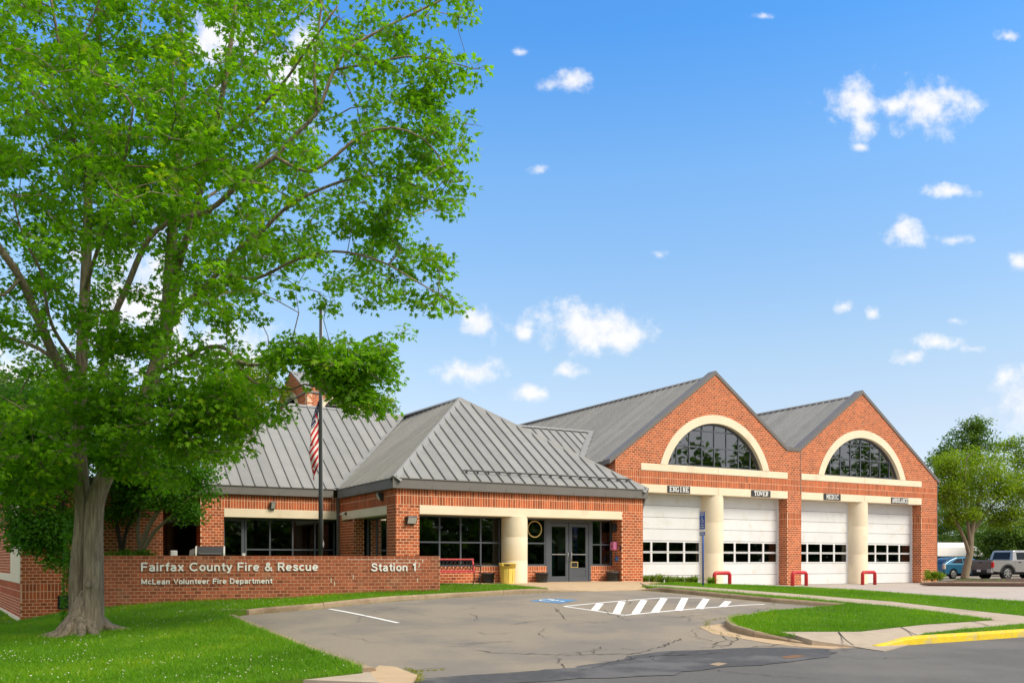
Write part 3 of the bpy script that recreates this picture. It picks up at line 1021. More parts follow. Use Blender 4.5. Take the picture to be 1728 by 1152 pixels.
ARCH = [(28.30, 4.12), (38.16, 4.12)]
RI, RO = 3.05, 3.43


def gable_runs(za, zb):
    xs = np.linspace(GL, GR, 2146)
    ok = np.array([ztop(x) for x in xs]) > za
    for cx, cz in ARCH:
        if za >= 5.1:
            h2 = (RO - .10) ** 2 - (max(za, 0) - cz) ** 2
            if h2 > 0:
                ok &= np.abs(xs - cx) > math.sqrt(h2)
    runs, s = [], None
    for x, k in zip(xs, ok):
        if k and s is None: s = x
        if not k and s is not None:
            runs.append((s, x)); s = None
    if s is not None: runs.append((s, xs[-1]))
    return [r for r in runs if r[1] - r[0] > .1]


GD0, GD1, GD2, GD3 = 23.96, 32.79, 33.72, 42.75     # beams over the doors
FZ = -.30
piers = [(GL, GD0), (GD1, GD2), (GD3, GR)]
gw = BW.wall('garage_wall', (0, YG), (1, 0), (0, -1),
             st_courses(FZ, 2.58, piers) + so_course(2.58, 2.90, piers) + so_course(2.90, 3.22, piers) + st_courses(3.22, 4.23, piers) +
             so_course(4.23, 4.53, [(GL, GR)]) + so_course(4.53, 4.83, [(GL, GR)]) + st_courses(4.83, 5.14, piers) + st_courses(5.14, 9.41, gable_runs), .3)
for x in (GD1, GD3):
    BW.wall('garage_reveal', (x - .006, 0), (0, 1), (-1, 0),
            st_courses(FZ, 2.58, [(YG + .02, YG + .56)]) + so_course(2.58, 2.90, [(YG + .02, YG + .56)]) + so_course(2.90, 3.22, [(YG + .02, YG + .56)]) + st_courses(3.22, 3.86, [(YG + .02, YG + .56)]), .3)
BW.wall('garage_side_wall', (GL - .006, 0), (0, 1), (-1, 0), st_courses(FZ, 4.23, [(YG + .012, 33)]) + so_course(4.23, 4.53, [(YG + .012, 36)]) + so_course(4.53, 4.83, [(YG + .012, 36)]) + st_courses(4.83, 5.2, [(YG + .012, 36)]), .29)
BW.wall('garage_end_wall', (GR + .006, 0), (0, 1), (1, 0), st_courses(FZ, 5.1, [(YG + .012, 40)]), .29)
bk = MB()
bk.box(GL + .3, 54.6, FZ, GR - .3, 54.9, 5.1); bk.box(GR - .29, 40, FZ, GR, 54.9, 5.1); bk.box(GL, 36.01, FZ, GL + .29, 54.9, 5.0)
bk.box(XW, 44.01, 0, 21, 44.3, 3.3); bk.box(LB0 - 1.7, 53.6, -1.6, XW, 53.8, 3.3)
bk.build('rear_wall', M['brick'], station)

# tower behind the roofs
TX0, TX1, TY0, TY1 = 14.40, 18.4, 49.2, 55.9
TZE, TZA = 10.25, 11.95


def tower_runs(a0, a1, c0, rr, zs):
    def f(za, zb):
        k = 1.0 if za < TZE else max(0, 1 - (za - TZE) / (TZA - TZE))
        cx = (a0 + a1) / 2
        h = (a1 - a0) / 2 * k
        if h < .1: return []
        if za > zs + .0 and za < zs + rr:
            w = math.sqrt(max(0, (rr - .06) ** 2 - (za - zs) ** 2))
            return [r for r in ((cx - h, cx - w), (cx + w, cx + h)) if r[1] - r[0] > .1]
        if c0 < za <= zs:
            return [r for r in ((cx - h, cx - rr), (cx + rr, cx + h)) if r[1] - r[0] > .1]
        return [(cx - h, cx + h)]
    return f


BW.wall('tower_wall', (0, TY0), (1, 0), (0, -1), st_courses(7.0, TZA, tower_runs(TX0, TX1, 8.4, 1.35, 9.05)), .3)
BW.wall('tower_wall', (TX0, 0), (0, 1), (-1, 0), st_courses(7.0, TZA, tower_runs(TY0, TY1, 8.4, 1.9, 8.9)), .29)
BW.finish(ent)

tm = MB()
tm.box(TX1 - .2, TY0 + .3, 7, TX1, TY1, TZE); tm.box(TX0 + .3, TY1 - .2, 7, TX1 - .2, TY1, TZE)
tm.build('tower_wall', M['brick'], station)
tcx, tcy = (TX0 + TX1) / 2, (TY0 + TY1) / 2
tr = MB()
for sgn in (-1, 1):
    tr.prism([(tcx, TY0 - .02, TZA + .05), (tcx, TY1, TZA + .05), (tcx + sgn * (TX1 - TX0) / 2 + sgn * .06, TY1, TZE), (tcx + sgn * (TX1 - TX0) / 2 + sgn * .06, TY0 - .02, TZE)], (0, 0, .07))
    tr.prism([(TX0 - .02, tcy, TZA + .06), (TX1, tcy, TZA + .06), (TX1, tcy + sgn * (TY1 - TY0) / 2 + sgn * .06, TZE + .01), (TX0 - .02, tcy + sgn * (TY1 - TY0) / 2 + sgn * .06, TZE + .01)], (0, 0, .07))
tower_roof = tr.build('tower_roof', M['roof'], station)
set_tint(tower_roof.data, .5)


def arch_ring(mb, cx, cz, ri, ro, zb, y0, y1, axis='x', n=40, mi=0):
    """a segment of stone ring above the level zb, extruded from y0 to y1 (axis x: faces the street)"""
    a_o = math.asin((zb - cz) / ro); a_i = math.asin((zb - cz) / ri)
    def P(r, a, d):
        return (cx + r * math.cos(a), d, cz + r * math.sin(a)) if axis == 'x' else (d, cx + r * math.cos(a), cz + r * math.sin(a))
    vs, fs = [], []
    for i in range(n + 1):
        t = i / n
        ao = a_o + (math.pi - 2 * a_o) * t; ai = a_i + (math.pi - 2 * a_i) * t
        vs += [P(ri, ai, y0), P(ro, ao, y0), P(ro, ao, y1), P(ri, ai, y1)]
    for i in range(n):
        for k in range(4):
            k2 = (k + 1) % 4
            fs.append((i * 4 + k, (i + 1) * 4 + k, (i + 1) * 4 + k2, i * 4 + k2))
    fs += [(0, 1, 2, 3), (n * 4 + 3, n * 4 + 2, n * 4 + 1, n * 4)]
    mb.add(vs, fs, mi)


tl = MB()
arch_ring(tl, tcx, 9.05, 1.10, 1.36, 9.05, TY0 - .03, TY0 + .2, 'x', 24)
arch_ring(tl, tcy, 8.9, 1.55, 1.92, 8.9, TX0 - .03, TX0 + .2, 'y', 24)
tl.build('tower_arch_trim', M['stone'], station)
tv = MB()
for k in range(9):
    z = 8.5 + k * .19
    h = math.sqrt(max(.01, 1.10 ** 2 - max(0, z - 9.05) ** 2))
    tv.bar((tcx - h, TY0 + .10, z), (tcx + h, TY0 + .10, z), .16, .03, up=(0, .5, 1))
    h = math.sqrt(max(.01, 1.55 ** 2 - max(0, z - 8.9) ** 2))
    tv.bar((TX0 + .10, tcy - h, z), (TX0 + .10, tcy + h, z), .16, .03, up=(.5, 0, 1))
tv.box(TX0 + .25, TY0 + .25, 7.5, TX1 - .25, TY1 - .25, 10.2, 1)
tv.build('tower_louvre', [M['fascia'], M['dark']], station)

# limestone: beams, sills, columns, arch rings
def stone(name, *boxes, bev=.012):
    for b in boxes:
        mb = MB(); mb.box(*b)
        mb.build(name, M['stone'], station, bevel=bev)


stone('stone_beam', (BX0 + .003, YE - .012, 2.44, BX1 - .003, YE + RC + .1, 2.741),
      (XE - .012, 28.553, 2.44, XE + .45, 33.267, 2.741), (6.783, YW - .012, 2.475, XE - .015, YW + .5, 2.788), (XW - .012, 34.403, 2.475, XW + .35, 41.6, 2.788))
for a, b in ((GD0, GD1), (GD2, GD3)):
    m_ = (a + b) / 2
    stone('stone_lintel', (a + .003, YG - .015, 3.88, m_ - .004, YG + .62, 4.228), (m_ + .004, YG - .015, 3.88, b - .003, YG + .62, 4.228))
    stone('stone_sill', (a + .003, YG - .02, 4.832, m_ - .004, YG + .3, 5.139), (m_ + .004, YG - .02, 4.832, b - .003, YG + .3, 5.139))
def askew(name, s0, s1, z0, z1, out, depth, m, bev=.012):
    mb = MB()
    o = np.array((LB0 - .006, YL)); u = np.array(SU); n = np.array(SN)
    p = [o + u * s0 + n * out, o + u * s1 + n * out, o + u * s1 - n * depth, o + u * s0 - n * depth]
    mb.prism([(*q, z0) for q in p], (0, 0, z1 - z0))
    return mb.build(name, m, station, bevel=bev)


askew('stone_sill', .004, 22, .172, .428, .02, .3, M['stone']); askew('stone_pilaster', .006, 3.39, .43, 3.28, .008, .3, M['stone'])
askew('stone_sill', .006, 22, -1.115, -.907, .02, .3, M['stone']); askew('stone_post', 1.6, 2.4, -2.2, -1.117, .0, .3, M['stone'])
askew('basement_opening', .1, 22, -2.6, -1.117, -.2, .6, M['dark'], 0)
for x, y, r, z0, z1 in ((15.80, YE + .36, .475, 0, 2.44), (28.42, YG + .52, .56, FZ, 3.88), (38.26, YG + .52, .56, FZ, 3.88)):
    mb = MB()
    mb.lathe((x, y, 0), [(r, z0), (r, z0 + (z1 - z0) * .36), (r - .002, z0 + (z1 - z0) * .362), (r, z0 + (z1 - z0) * .365), (r, z0 + (z1 - z0) * .7), (r - .002, z0 + (z1 - z0) * .702), (r, z0 + (z1 - z0) * .705), (r, z1)], 40)
    mb.build('stone_column', M['stone'], station)
for cx, cz in ARCH:
    mb = MB()
    arch_ring(mb, cx, cz, RI, RO, 5.141, YG - .028, YG + .28)
    mb.build('stone_arch', M['stone'], station)


# ---- windows
def room(name, x0, x1, y0, y1, z0, z1, m):
    mb = MB()
    vs = [(x0, y0, z0), (x1, y0, z0), (x1, y1, z0), (x0, y1, z0), (x0, y0, z1), (x1, y0, z1), (x1, y1, z1), (x0, y1, z1)]
    mb.add(vs, [(0, 1, 2, 3), (4, 7, 6, 5), (1, 5, 6, 2), (2, 6, 7, 3), (3, 7, 4, 0)])
    return mb.build(name, m, station)


def window(o, u, n, a0, a1, z0, z1, cols, rows, parent=station, bar=.055, edge=.06, name='window', gm='glass', depth=.07, panes=True):
    """framed window on the plane through o along u; cols/rows: inner bar positions as fractions"""
    u, n = Vector((*u, 0)), Vector((*n, 0))
    o = Vector((*o, 0))
    def Pn(s, z, d=0): return o + u * s + n * d + Vector((0, 0, z))
    mb = MB()
    def slab(s0, s1, za, zb, d0=0.0, d1=depth):
        c = (Pn(s0, za, -d0) + Pn(s1, zb, -d1)) / 2
        mb.obox(c, u * (s1 - s0) / 2, n * (d1 - d0) / 2, Vector((0, 0, (zb - za) / 2)))
    xs = [a0] + [a0 + (a1 - a0) * f for f in cols] + [a1]
    zs = [z0] + [z0 + (z1 - z0) * f for f in rows] + [z1]
    slab(a0, a0 + edge, z0, z1); slab(a1 - edge, a1, z0, z1)
    slab(a0 + edge, a1 - edge, z0, z0 + edge); slab(a0 + edge, a1 - edge, z1 - edge, z1)
    for x in xs[1:-1]:
        slab(x - bar / 2, x + bar / 2, z0 + edge, z1 - edge, .002)
    for z in zs[1:-1]:
        for i in range(len(xs) - 1):
            l = xs[i] + (edge if i == 0 else bar / 2); r = xs[i + 1] - (edge if i == len(xs) - 2 else bar / 2)
            slab(l, r, z - bar / 2, z + bar / 2, .004)
    w = mb.build(name, M['frame'], parent)
    if panes:
        for i in range(len(xs) - 1):
            for j in range(len(zs) - 1):
                l = xs[i] + (edge if i == 0 else bar / 2) - .004; r = xs[i + 1] - (edge if i == len(xs) - 2 else bar / 2) + .004
                b = zs[j] + (edge if j == 0 else bar / 2) - .004; t = zs[j + 1] - (edge if j == len(zs) - 2 else bar / 2) + .004
                pm = MB()
                q = .035 + random.uniform(-.002, .002)
                pm.add([Pn(l, b, -q), Pn(r, b, -q), Pn(r, t, -q), Pn(l, t, -q)], [(0, 1, 2, 3)])
                pm.build('pane', M[gm], w)
    return w


# entrance: window wall left of the column, door set right of it
window((0, YK + .03), (1, 0), (0, -1), BX0, 15.55, .69, 2.44, (.135, .325, .535, .748, .95)[0:0] + (.29, .515, .735, .945), (.475,), edge=.05)
window((0, YK + .03), (1, 0), (0, -1), 16.05, 17.30, .69, 2.44, (), (.475,), edge=.06)
window((0, YK + .03), (1, 0), (0, -1), 19.33, BX1 - .01, .69, 2.44, (.47,), (.46,), edge=.06, bar=.05)
es = MB()
es.box(17.30, YK + .01, 0, 17.42, YK + .13, 2.44); es.box(19.21, YK + .01, 0, 19.33, YK + .13, 2.44); es.box(17.42, YK + .012, 2.30, 19.21, YK + .13, 2.44)
door_frame = es.build('door_frame', M['frame'], station)
for x0, x1, right in ((17.43, 18.30, 0), (18.33, 19.20, 1)):
    mb = MB()
    y0, y1 = YK + .03, YK + .09
    mb.box(x0, y0, .02, x0 + .13, y1, 2.285); mb.box(x1 - .13, y0, .02, x1, y1, 2.285)
    mb.box(x0 + .13, y0, .02, x1 - .13, y1, .30 if not right else .30); mb.box(x0 + .13, y0, 2.15, x1 - .13, y1, 2.285)
    if right:
        mb.box(x0 + .13, y0 + .01, .303, x1 - .13, y1 - .01, .62)
    d = mb.build('door', M['frame'], station)
    pm = MB(); pm.add([(x0 + .12, YK + .06, .3), (x1 - .12, YK + .06, .3), (x1 - .12, YK + .06, 2.16), (x0 + .12, YK + .06, 2.16)], [(0, 1, 2, 3)])
    pm.build('pane', M['glass'], d)
    hm = MB()
    hm.box(x0 + .13, y0 - .02, 1.10, x1 - .13, y0 + .015, 1.135)
    hm.build('push_bar', M['steel'], d)
    hm = MB()
    xx = x1 - .065 if not right else x0 + .065
    hm.tube([(xx, y0, .86), (xx, y0 - .07, .88), (xx, y0 - .07, 1.17), (xx, y0, 1.19)], .014, 8)
    hm.build('pull_handle', M['steel'], d)
hm = MB(); hm.box(18.40, YK + .02, .62, 18.72, YK + .028, .84, 0); hm.box(18.425, YK + .016, .645, 18.695, YK + .0195, .815, 1)
hm.build('door_notice', [M['gold'], M['black']], station)
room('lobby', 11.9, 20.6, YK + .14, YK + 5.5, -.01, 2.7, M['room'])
lb = MB(); lb.box(17.98, YK + 1.0, 0, 18.28, YK + 1.5, 1.75); lb.build('cabinet', M['teal'], station)
lb = MB()
for i in range(3):
    lb.box(17.53, YK + .42, .05 + i * .29, 17.74, YK + .56, .05 + i * .29 + .16, 0); lb.box(17.53, YK + .42, .21 + i * .29, 17.74, YK + .56, .34 + i * .29, 1)
lb.build('barrier_stack', [M['orange'], M['poster']], station)
lb = MB(); lb.box(16.12, YK + .5, .8, 16.5, YK + .54, 1.45); lb.box(18.62, YK + 1.3, .5, 19.05, YK + 1.34, 2.1)
lb.build('notice_board', M['poster'], station)
em = MB()
for k in range(40):
    a, b = 2 * math.pi * k / 40, 2 * math.pi * (k + 1) / 40
    em.add([(16.84 + r * math.cos(t), YK + .055, 2.04 + r * math.sin(t)) for r, t in ((.27, a), (.31, a), (.31, b), (.27, b))], [(0, 1, 2, 3)])
em.build('round_emblem', M['gold'], station)

# side window, wing window and door
window((XE + .5, 0), (0, 1), (-1, 0), 28.55, 31.91, .3, 2.44, (.4, .7), (), edge=.07)
mb = MB(); mb.box(XE + .42, 28.55, -.3, XE + .56, 31.91, .298); mb.build('panel', M['frame'], station)
window((0, YW + .42), (1, 0), (0, -1), 7.62, XE - .02, .45, 2.475, (.27, .52, .77), (.42,), edge=.07)
window((0, YW + .40), (1, 0), (0, -1), 6.78, 7.60, 0, 2.475, (), (), edge=.11, name='side_door')
mb = MB(); mb.box(7.62, YW + .40, -.3, XE - .3, YW + .5, .448); mb.build('panel', M['frame'], station)
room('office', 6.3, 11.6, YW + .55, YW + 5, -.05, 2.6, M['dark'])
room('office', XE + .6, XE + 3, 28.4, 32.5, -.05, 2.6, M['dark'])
mb = MB(); mb.box(XW + .45, 34.4, -.3, XW + .6, 41.6, 2.47); mb.build('porch_shade_panel', M['dark'], station)  # near-black panel stands in for the shade inside the porch opening
mb = MB()
mb.box(1.305, YL - .02, -.655, 1.715, YL + .1, -.225)
for k in range(6):
    mb.box(1.32, YL - .035, -.64 + k * .07, 1.70, YL - .021, -.60 + k * .07)
mb.build('wall_vent', M['black'], station)
mb = MB(); mb.prism([(LB0 - .10, YL - .1, 3.302), (XW - .25, YL - .1, 3.302), (XW - .25, 53.8, 3.302), (LB0 - 1.85, 53.8, 3.302)], (0, 0, .25)); mb.build('flat_roof', M['fascia'], station)

# ---- garage doors
for x0, x1 in ((GD0, 27.90), (28.94, GD1 - .0), (GD2, 37.74), (38.78, GD3)):
    yd = YG + .58
    fm = MB()
    fm.box(x0, yd - .03, FZ, x0 + .09, yd + .1, 3.88); fm.box(x1 - .09, yd - .03, FZ, x1, yd + .1, 3.88)
    gd = fm.build('garage_door', M['white'], station)
    a, b = x0 + .09, x1 - .09
    H = (3.88 - FZ) / 8
    for k in range(8):
        z0, z1 = FZ + k * H + .008, FZ + (k + 1) * H - .008
        dv = random.uniform(-.003, .003)
        if k in (2, 3):
            pn = MB()
            pw = (b - a) / 4
            xs = [a + i * pw for i in range(5)]
            for i, x in enumerate(xs):
                w_ = .05
                pn.box(max(a, x - w_), yd + dv, z0, min(b, x + w_), yd + .05 + dv, z1)
            pn.box(a, yd + dv + .001, z0, b, yd + .05 + dv, z0 + (.07 if k == 2 else .035)); pn.box(a, yd + dv + .001, z1 - (.035 if k == 2 else .07), b, yd + .05 + dv, z1)
            po = pn.build('window_section', M['door_white'], gd)
            for i in range(4):
                q = MB()
                q.add([(xs[i] + .04, yd + .03, z0 + .03), (xs[i + 1] - .04, yd + .03, z0 + .03), (xs[i + 1] - .04, yd + .03, z1 - .03), (xs[i] + .04, yd + .03, z1 - .03)], [(0, 1, 2, 3)])
                q.build('pane', M['glass'], gd)
        else:
            pn = MB()
            pn.box(a, yd + dv, z0, b, yd + .05 + dv, z1)
            if k > 3:
                pn.box((a + b) / 2 - .012, yd + dv - .004, z0 + .02, (a + b) / 2 + .012, yd + dv - .0005, z1 - .02)
            po = pn.build('door_panel', M['door_white'], gd, bevel=.006)
        set_tint(po.data, random.random())
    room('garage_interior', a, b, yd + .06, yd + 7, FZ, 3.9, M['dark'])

# ---- arched windows
for cx, cz in ARCH:
    yw = YG + .16
    fr = MB()
    arch_ring(fr, cx, cz, RI - .085, RI - .004, 5.145, yw, yw + .08, 'x', 40)
    fr.box(cx - 2.84, yw - .002, 5.142, cx + 2.84, yw + .085, 5.215)
    cols = [cx + .74 * k for k in range(-3, 4)]
    rows = [5.215, 6.05, 6.80, 8.0]
    ri = RI - .07
    for x in cols:
        fr.box(x - .028, yw + .004, 5.215, x + .028, yw + .07, cz + math.sqrt(ri ** 2 - (abs(x - cx) + .03) ** 2))
    for z in rows[1:3]:
        h = math.sqrt(ri ** 2 - (z + .03 - cz) ** 2)
        xx = [cx - h] + [x for x in cols if abs(x - cx) < h] + [cx + h]
        for l, r in zip(xx, xx[1:]):
            fr.box(l + (.028 if l in cols else 0), yw + .006, z - .028, r - (.028 if r in cols else 0), yw + .07, z + .028)
    w = fr.build('arched_window', M['frame'], station)
    xe = [cx - ri] + cols + [cx + ri]
    for l, r in zip(xe, xe[1:]):
        for z0, z1 in zip(rows, rows[1:]):
            pts = []
            for x in np.linspace(l, r, 13):
                zc = cz + math.sqrt(max(0, ri ** 2 - (x - cx) ** 2))
                if min(z1, zc) > z0 + .02:
                    pts.append((x, min(z1, zc)))
            if len(pts) < 3: continue
            q = yw + .035 + random.uniform(-.003, .003)
            pm = MB()
            pl = [(pts[0][0], q, z0), (pts[-1][0], q, z0)] + [(x, q, z) for x, z in pts[::-1]]
            pm.add(pl, [tuple(range(len(pl)))])
            pm.build('pane', M['glass_hi'], w)
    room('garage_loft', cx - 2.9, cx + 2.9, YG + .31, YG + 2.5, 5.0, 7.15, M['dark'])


# ---- roofs
def clip(poly, a, lim, keep_less):
    out = []
    n = len(poly)
    for i in range(n):
        p, q = poly[i], poly[(i + 1) % n]
        pi = (p[a] <= lim) if keep_less else (p[a] >= lim)
        qi = (q[a] <= lim) if keep_less else (q[a] >= lim)
        if pi: out.append(p)
        if pi != qi:
            t = (lim - p[a]) / (q[a] - p[a])
            out.append((p[0] + t * (q[0] - p[0]), p[1] + t * (q[1] - p[1])))
    return out


roof_obj = None


def seamed_slope(poly, e, spacing, offset=0.0, split=True, rib=.06):
    """planar roof slope made of separate standing-seam panels; e: direction of the eave"""
    poly = [Vector(p) for p in poly]
    e = Vector(e).normalized()
    nrm = Vector((0, 0, 0))
    for i in range(len(poly)):
        nrm += (poly[i] - poly[0]).cross(poly[(i + 1) % len(poly)] - poly[0])
    nrm.normalize()
    if nrm.z < 0: nrm = -nrm
    up = nrm.cross(e).normalized()
    if up.z < 0: up = -up
    o = poly[0]
    p2 = [((p - o).dot(e), (p - o).dot(up)) for p in poly]
    a0, a1 = min(p[0] for p in p2), max(p[0] for p in p2)
    P = lambda a, b, h=0: o + e * a + up * b + nrm * h
    k = math.floor((a0 - offset) / spacing)
    allmb = MB()
    while offset + k * spacing < a1:
        l, r = offset + k * spacing, offset + (k + 1) * spacing
        k += 1
        c = clip(clip(p2, 0, l, False), 0, r, True)
        if len(c) < 3: continue
        ar = abs(sum(c[i][0] * c[(i + 1) % len(c)][1] - c[(i + 1) % len(c)][0] * c[i][1] for i in range(len(c)))) / 2
        if ar < .004: continue
        mb = MB() if split else allmb
        mb.prism([P(a, b, -.02) for a, b in c], nrm * .02)
        if l > a0 + .02:
            bs = [b for a, b in clip(clip(p2, 0, l - 1e-4, False), 0, l + 1e-4, True)]
            if bs and max(bs) - min(bs) > .05:
                mb.obox(P(l, (min(bs) + max(bs)) / 2, rib / 2 + .001), e * .014, up * (max(bs) - min(bs)) / 2, nrm * rib / 2)
        if split:
            ob = mb.build('roof_panel', M['roof'], roof_obj)
            set_tint(ob.data, random.random())
    if not split:
        ob = allmb.build('roof_slope', M['roof'], roof_obj)
        set_tint(ob.data, .5)


def cap(a, b, na, nb, w, mbx, lift=.05):
    """folded cap along the edge a-b: one strip lying down each slope (na, nb point down the two slopes)"""
    a, b = Vector(a), Vector(b)
    for d in (na, nb):
        d = Vector(d)
        ax = (b - a).normalized()
        d = (d - ax * d.dot(ax)).normalized()
        nn_ = ax.cross(d)
        if nn_.z < 0: nn_ = -nn_
        q = [a + nn_ * .012 + Vector((0, 0, lift)), b + nn_ * .012 + Vector((0, 0, lift)), b + d * w + Vector((0, 0, lift)), a + d * w + Vector((0, 0, lift))]
        mbx.prism(q, nn_ * .018)


ZE = 3.60
FL, FR_ = Vector((10.95, 27.58, ZE)), Vector((21.45, 27.58, ZE))
AP = Vector((16.10, 33.20, 7.52))
RG = Vector((16.02, 39.10, 7.62))
JV = Vector((10.95, 33.47, ZE))
WL = Vector((5.80, 33.47, ZE + .02))
RL = Vector((10.70, 39.10, 7.70))
caps = MB()
cap(FL, AP, (1, -.2, -.6), (-.3, 1, -.6), .30, caps)
cap(FR_, AP, (-1, -.2, -.6), (.3, 1, -.6), .30, caps)
cap(AP, RG, (1, 0, -.75), (-1, 0, -.75), .16, caps)
cap(RL, RG, (0, 1, -.7), (0, -1, -.7), .16, caps)
cap(WL, RL, (1, -.3, -.6), (-.3, 1, -.6), .28, caps)
LKR, LKL = Vector((25.04, 36.80, 7.22)), Vector((16.6, 36.80, 7.22))
cap(LKL, LKR, (0, 1, -.7), (0, -1, -.7), .14, caps)
# valleys
def valley(a, b, w, lift=.012):
    a, b = Vector(a), Vector(b)
    s = (b - a).normalized().cross(Vector((0, 0, 1))).normalized()
    caps.prism([a - s * w + Vector((0, 0, lift + w * .35)), a + s * w + Vector((0, 0, lift + w * .35)), b + s * w + Vector((0, 0, lift + w * .35)), b - s * w + Vector((0, 0, lift + w * .35))], (0, 0, .012))


valley(JV, RG, .17); valley((22.10, 33.52, 4.95), LKR, .14)
RZ0, RZ1 = 9.36, 9.50
EV0 = 5.12
cap((28.21, YG + .4, RZ0), (28.21, 55, RZ1), (1, 0, -.7), (-1, 0, -.7), .12, caps)
cap((38.08, YG + .4, RZ0), (38.08, 55, RZ1), (1, 0, -.7), (-1, 0, -.7), .12, caps)
roof_obj = caps.build('roof', M['roof'], station)
set_tint(roof_obj.data, .75)
seamed_slope([FL, FR_, AP], (1, 0, 0), .445, .12)
seamed_slope([FL, AP, RG, JV], (0, 1, 0), .445, .2)
seamed_slope([WL, JV, RG, RL], (1, 0, 0), .445, .3)
seamed_slope([LKL, LKR, Vector((22.06, 33.5, 4.83)), Vector((22.0, 31.9, 3.64)), Vector((17.2, 31.9, 3.64))], (1, 0, 0), .445, .1)
seamed_slope([(22.34, YG + .35, EV0), (22.34, 55, EV0 + .1), (28.21, 55, RZ1), (28.21, YG + .35, RZ0)], (0, 1, 0), .445, .25)
seamed_slope([(33.4, YG + .35, 6.10), (33.4, 55, 6.20), (38.08, 55, RZ1), (38.08, YG + .35, RZ0)], (0, 1, 0), .445, .25)
for pl, e in (([FR_, AP, RG, Vector((21.45, 39.1, ZE))], (0, 1, 0)), ([WL, RL, Vector((5.8, 44.7, ZE))], (0, 1, 0)), ([RL, RG + Vector((5, 0, .05)), Vector((21, 44.7, ZE)), Vector((5.8, 44.7, ZE))], (1, 0, 0)),
              ([LKL, LKR, Vector((22.4, 40, 4.9)), Vector((17, 40, 4.9))], (1, 0, 0)),
              ([(33.0, YG + .35, 6.10), (33.0, 55, 6.20), (28.21, 55, RZ1), (28.21, YG + .35, RZ0)], (0, 1, 0)),
              ([(44.3, YG + .35, 5.06), (44.3, 55, 5.16), (38.08, 55, RZ1), (38.08, YG + .35, RZ0)], (0, 1, 0))):
    seamed_slope(pl, e, .9, 0, split=False)
fv = MB(); fv.box(32.9, YG + .3, 6.0, 33.5, 55, 6.12); fv.build('valley_gutter', M['fascia'], roof_obj)

# fascia and gutters
fa = MB()
def fascia_run(a, b, out, z0, z1, d=.12):
    a, b, out = Vector(a), Vector(b), Vector(out)
    c = (a + b) / 2 + Vector((0, 0, (z0 + z1) / 2)) + out * -d / 2
    t = (b - a)
    fa.obox(c, t / 2, out * d / 2, Vector((0, 0, (z1 - z0) / 2)))
    fa.obox((a + b) / 2 + Vector((0, 0, z1 + .012)) - out * (d / 2 - .015), t / 2 + t.normalized() * .015, out * (d / 2 + .015), Vector((0, 0, .012)))
    n = int(t.length / 1.45)
    for i in range(1, n + 1):
        p = a + t * (i / (n + .4))
        fa.obox(p + Vector((0, 0, z0 + .055)) + out * .006, t.normalized() * .009, out * .006, Vector((0, 0, .055)))


fascia_run((10.95, 27.60, 0), (21.42, 27.60, 0), (0, -1, 0), 3.272, ZE - .01)
fascia_run((10.97, 27.72, 0), (10.97, 33.37, 0), (-1, 0, 0), 3.272, ZE - .01)
fascia_run((5.80, 33.49, 0), (10.97 - .13, 33.49, 0), (0, -1, 0), 3.312, ZE + .01)
fascia_run((5.82, 33.62, 0), (5.82, 44.6, 0), (-1, 0, 0), 3.312, ZE + .01)
fascia_run((21.40, 27.74, 0), (21.40, 33, 0), (1, 0, 0), 3.272, ZE - .01)
fascia_run((22.30, 31.78, 0), (22.30, 40, 0), (-1, 0, 0), 4.86, 5.14)
fa.build('fascia', M['fascia'], roof_obj)

# gable copings
cp = MB()
def coping(p):
    for (a, za), (b, zb) in zip(p, p[1:]):
        cp.prism([(a, YG - .035, za), (b, YG - .035, zb), (b, YG - .035, zb + .19), (a, YG - .035, za + .19)], (0, .50, 0))


coping([(22.28, 5.02), (28.21, 9.40), (32.74, 6.20), (33.60, 6.20), (38.08, 9.42), (44.22, 5.08)])
cp.build('gable_coping', M['fascia'], roof_obj)
# snow rail on the front slope
pn = (FR_ - FL).cross(AP - FL).normalized()
upv = pn.cross(Vector((1, 0, 0))); upv = upv if upv.z > 0 else -upv
sr = MB()
q0 = FL + upv * .55 + pn * .12
sr.bar(q0 + Vector((2.75, 0, 0)), q0 + Vector((9.95, 0, 0)), .03, .05, up=pn)
for k in range(17):
    b = q0 + Vector((2.9 + k * .43, 0, 0))
    sr.obox(b - pn * .06 + upv * .03, Vector((.02, 0, 0)), upv * .05, pn * .06)
sr.build('snow_rail', M['fascia'], roof_obj)
# downpipes
dp = MB()
dp.box(XE - .11, YW - .11, -.1, XE - .015, YW - .015, 3.3)
dp.build('downpipe', M['fascia'], station, bevel=.01)
dp = MB(); dp.bar((21.42, 27.80, 3.28), (21.36, 27.95, 2.85), .10, .09); dp.box(21.315, 27.9, 0, 21.40, 27.98, 2.86)
dp.build('downpipe', M['fascia'], station)
dp = MB(); dp.box(33.655, YG - .012, 4.1, 33.675, YG - .001, 6.2); dp.box(44.06, YG - .01, FZ, 44.09, YG + .02, 5.1)
dp.build('control_joint', M['fascia'], station)
# ------------------------------------------------------------------ lettering
def text_mesh(body, size, extrude, bold=0.0):
    cu = bpy.data.curves.new('text', 'FONT')
    cu.body = body
    cu.size = size
    cu.extrude = extrude
    cu.offset = bold
    cu.resolution_u = 3
    o = bpy.data.objects.new('text', cu)
    COL.objects.link(o)
    bpy.context.view_layer.update()
    me = bpy.data.meshes.new_from_object(o.evaluated_get(bpy.context.evaluated_depsgraph_get()))
    bpy.data.objects.remove(o)
    bpy.data.curves.remove(cu)
    return me


def extents(me):
    a = np.empty(len(me.vertices) * 3, np.float32)
    me.vertices.foreach_get('co', a)
    a = a.reshape(-1, 3)
    return a.min(0), a.max(0)


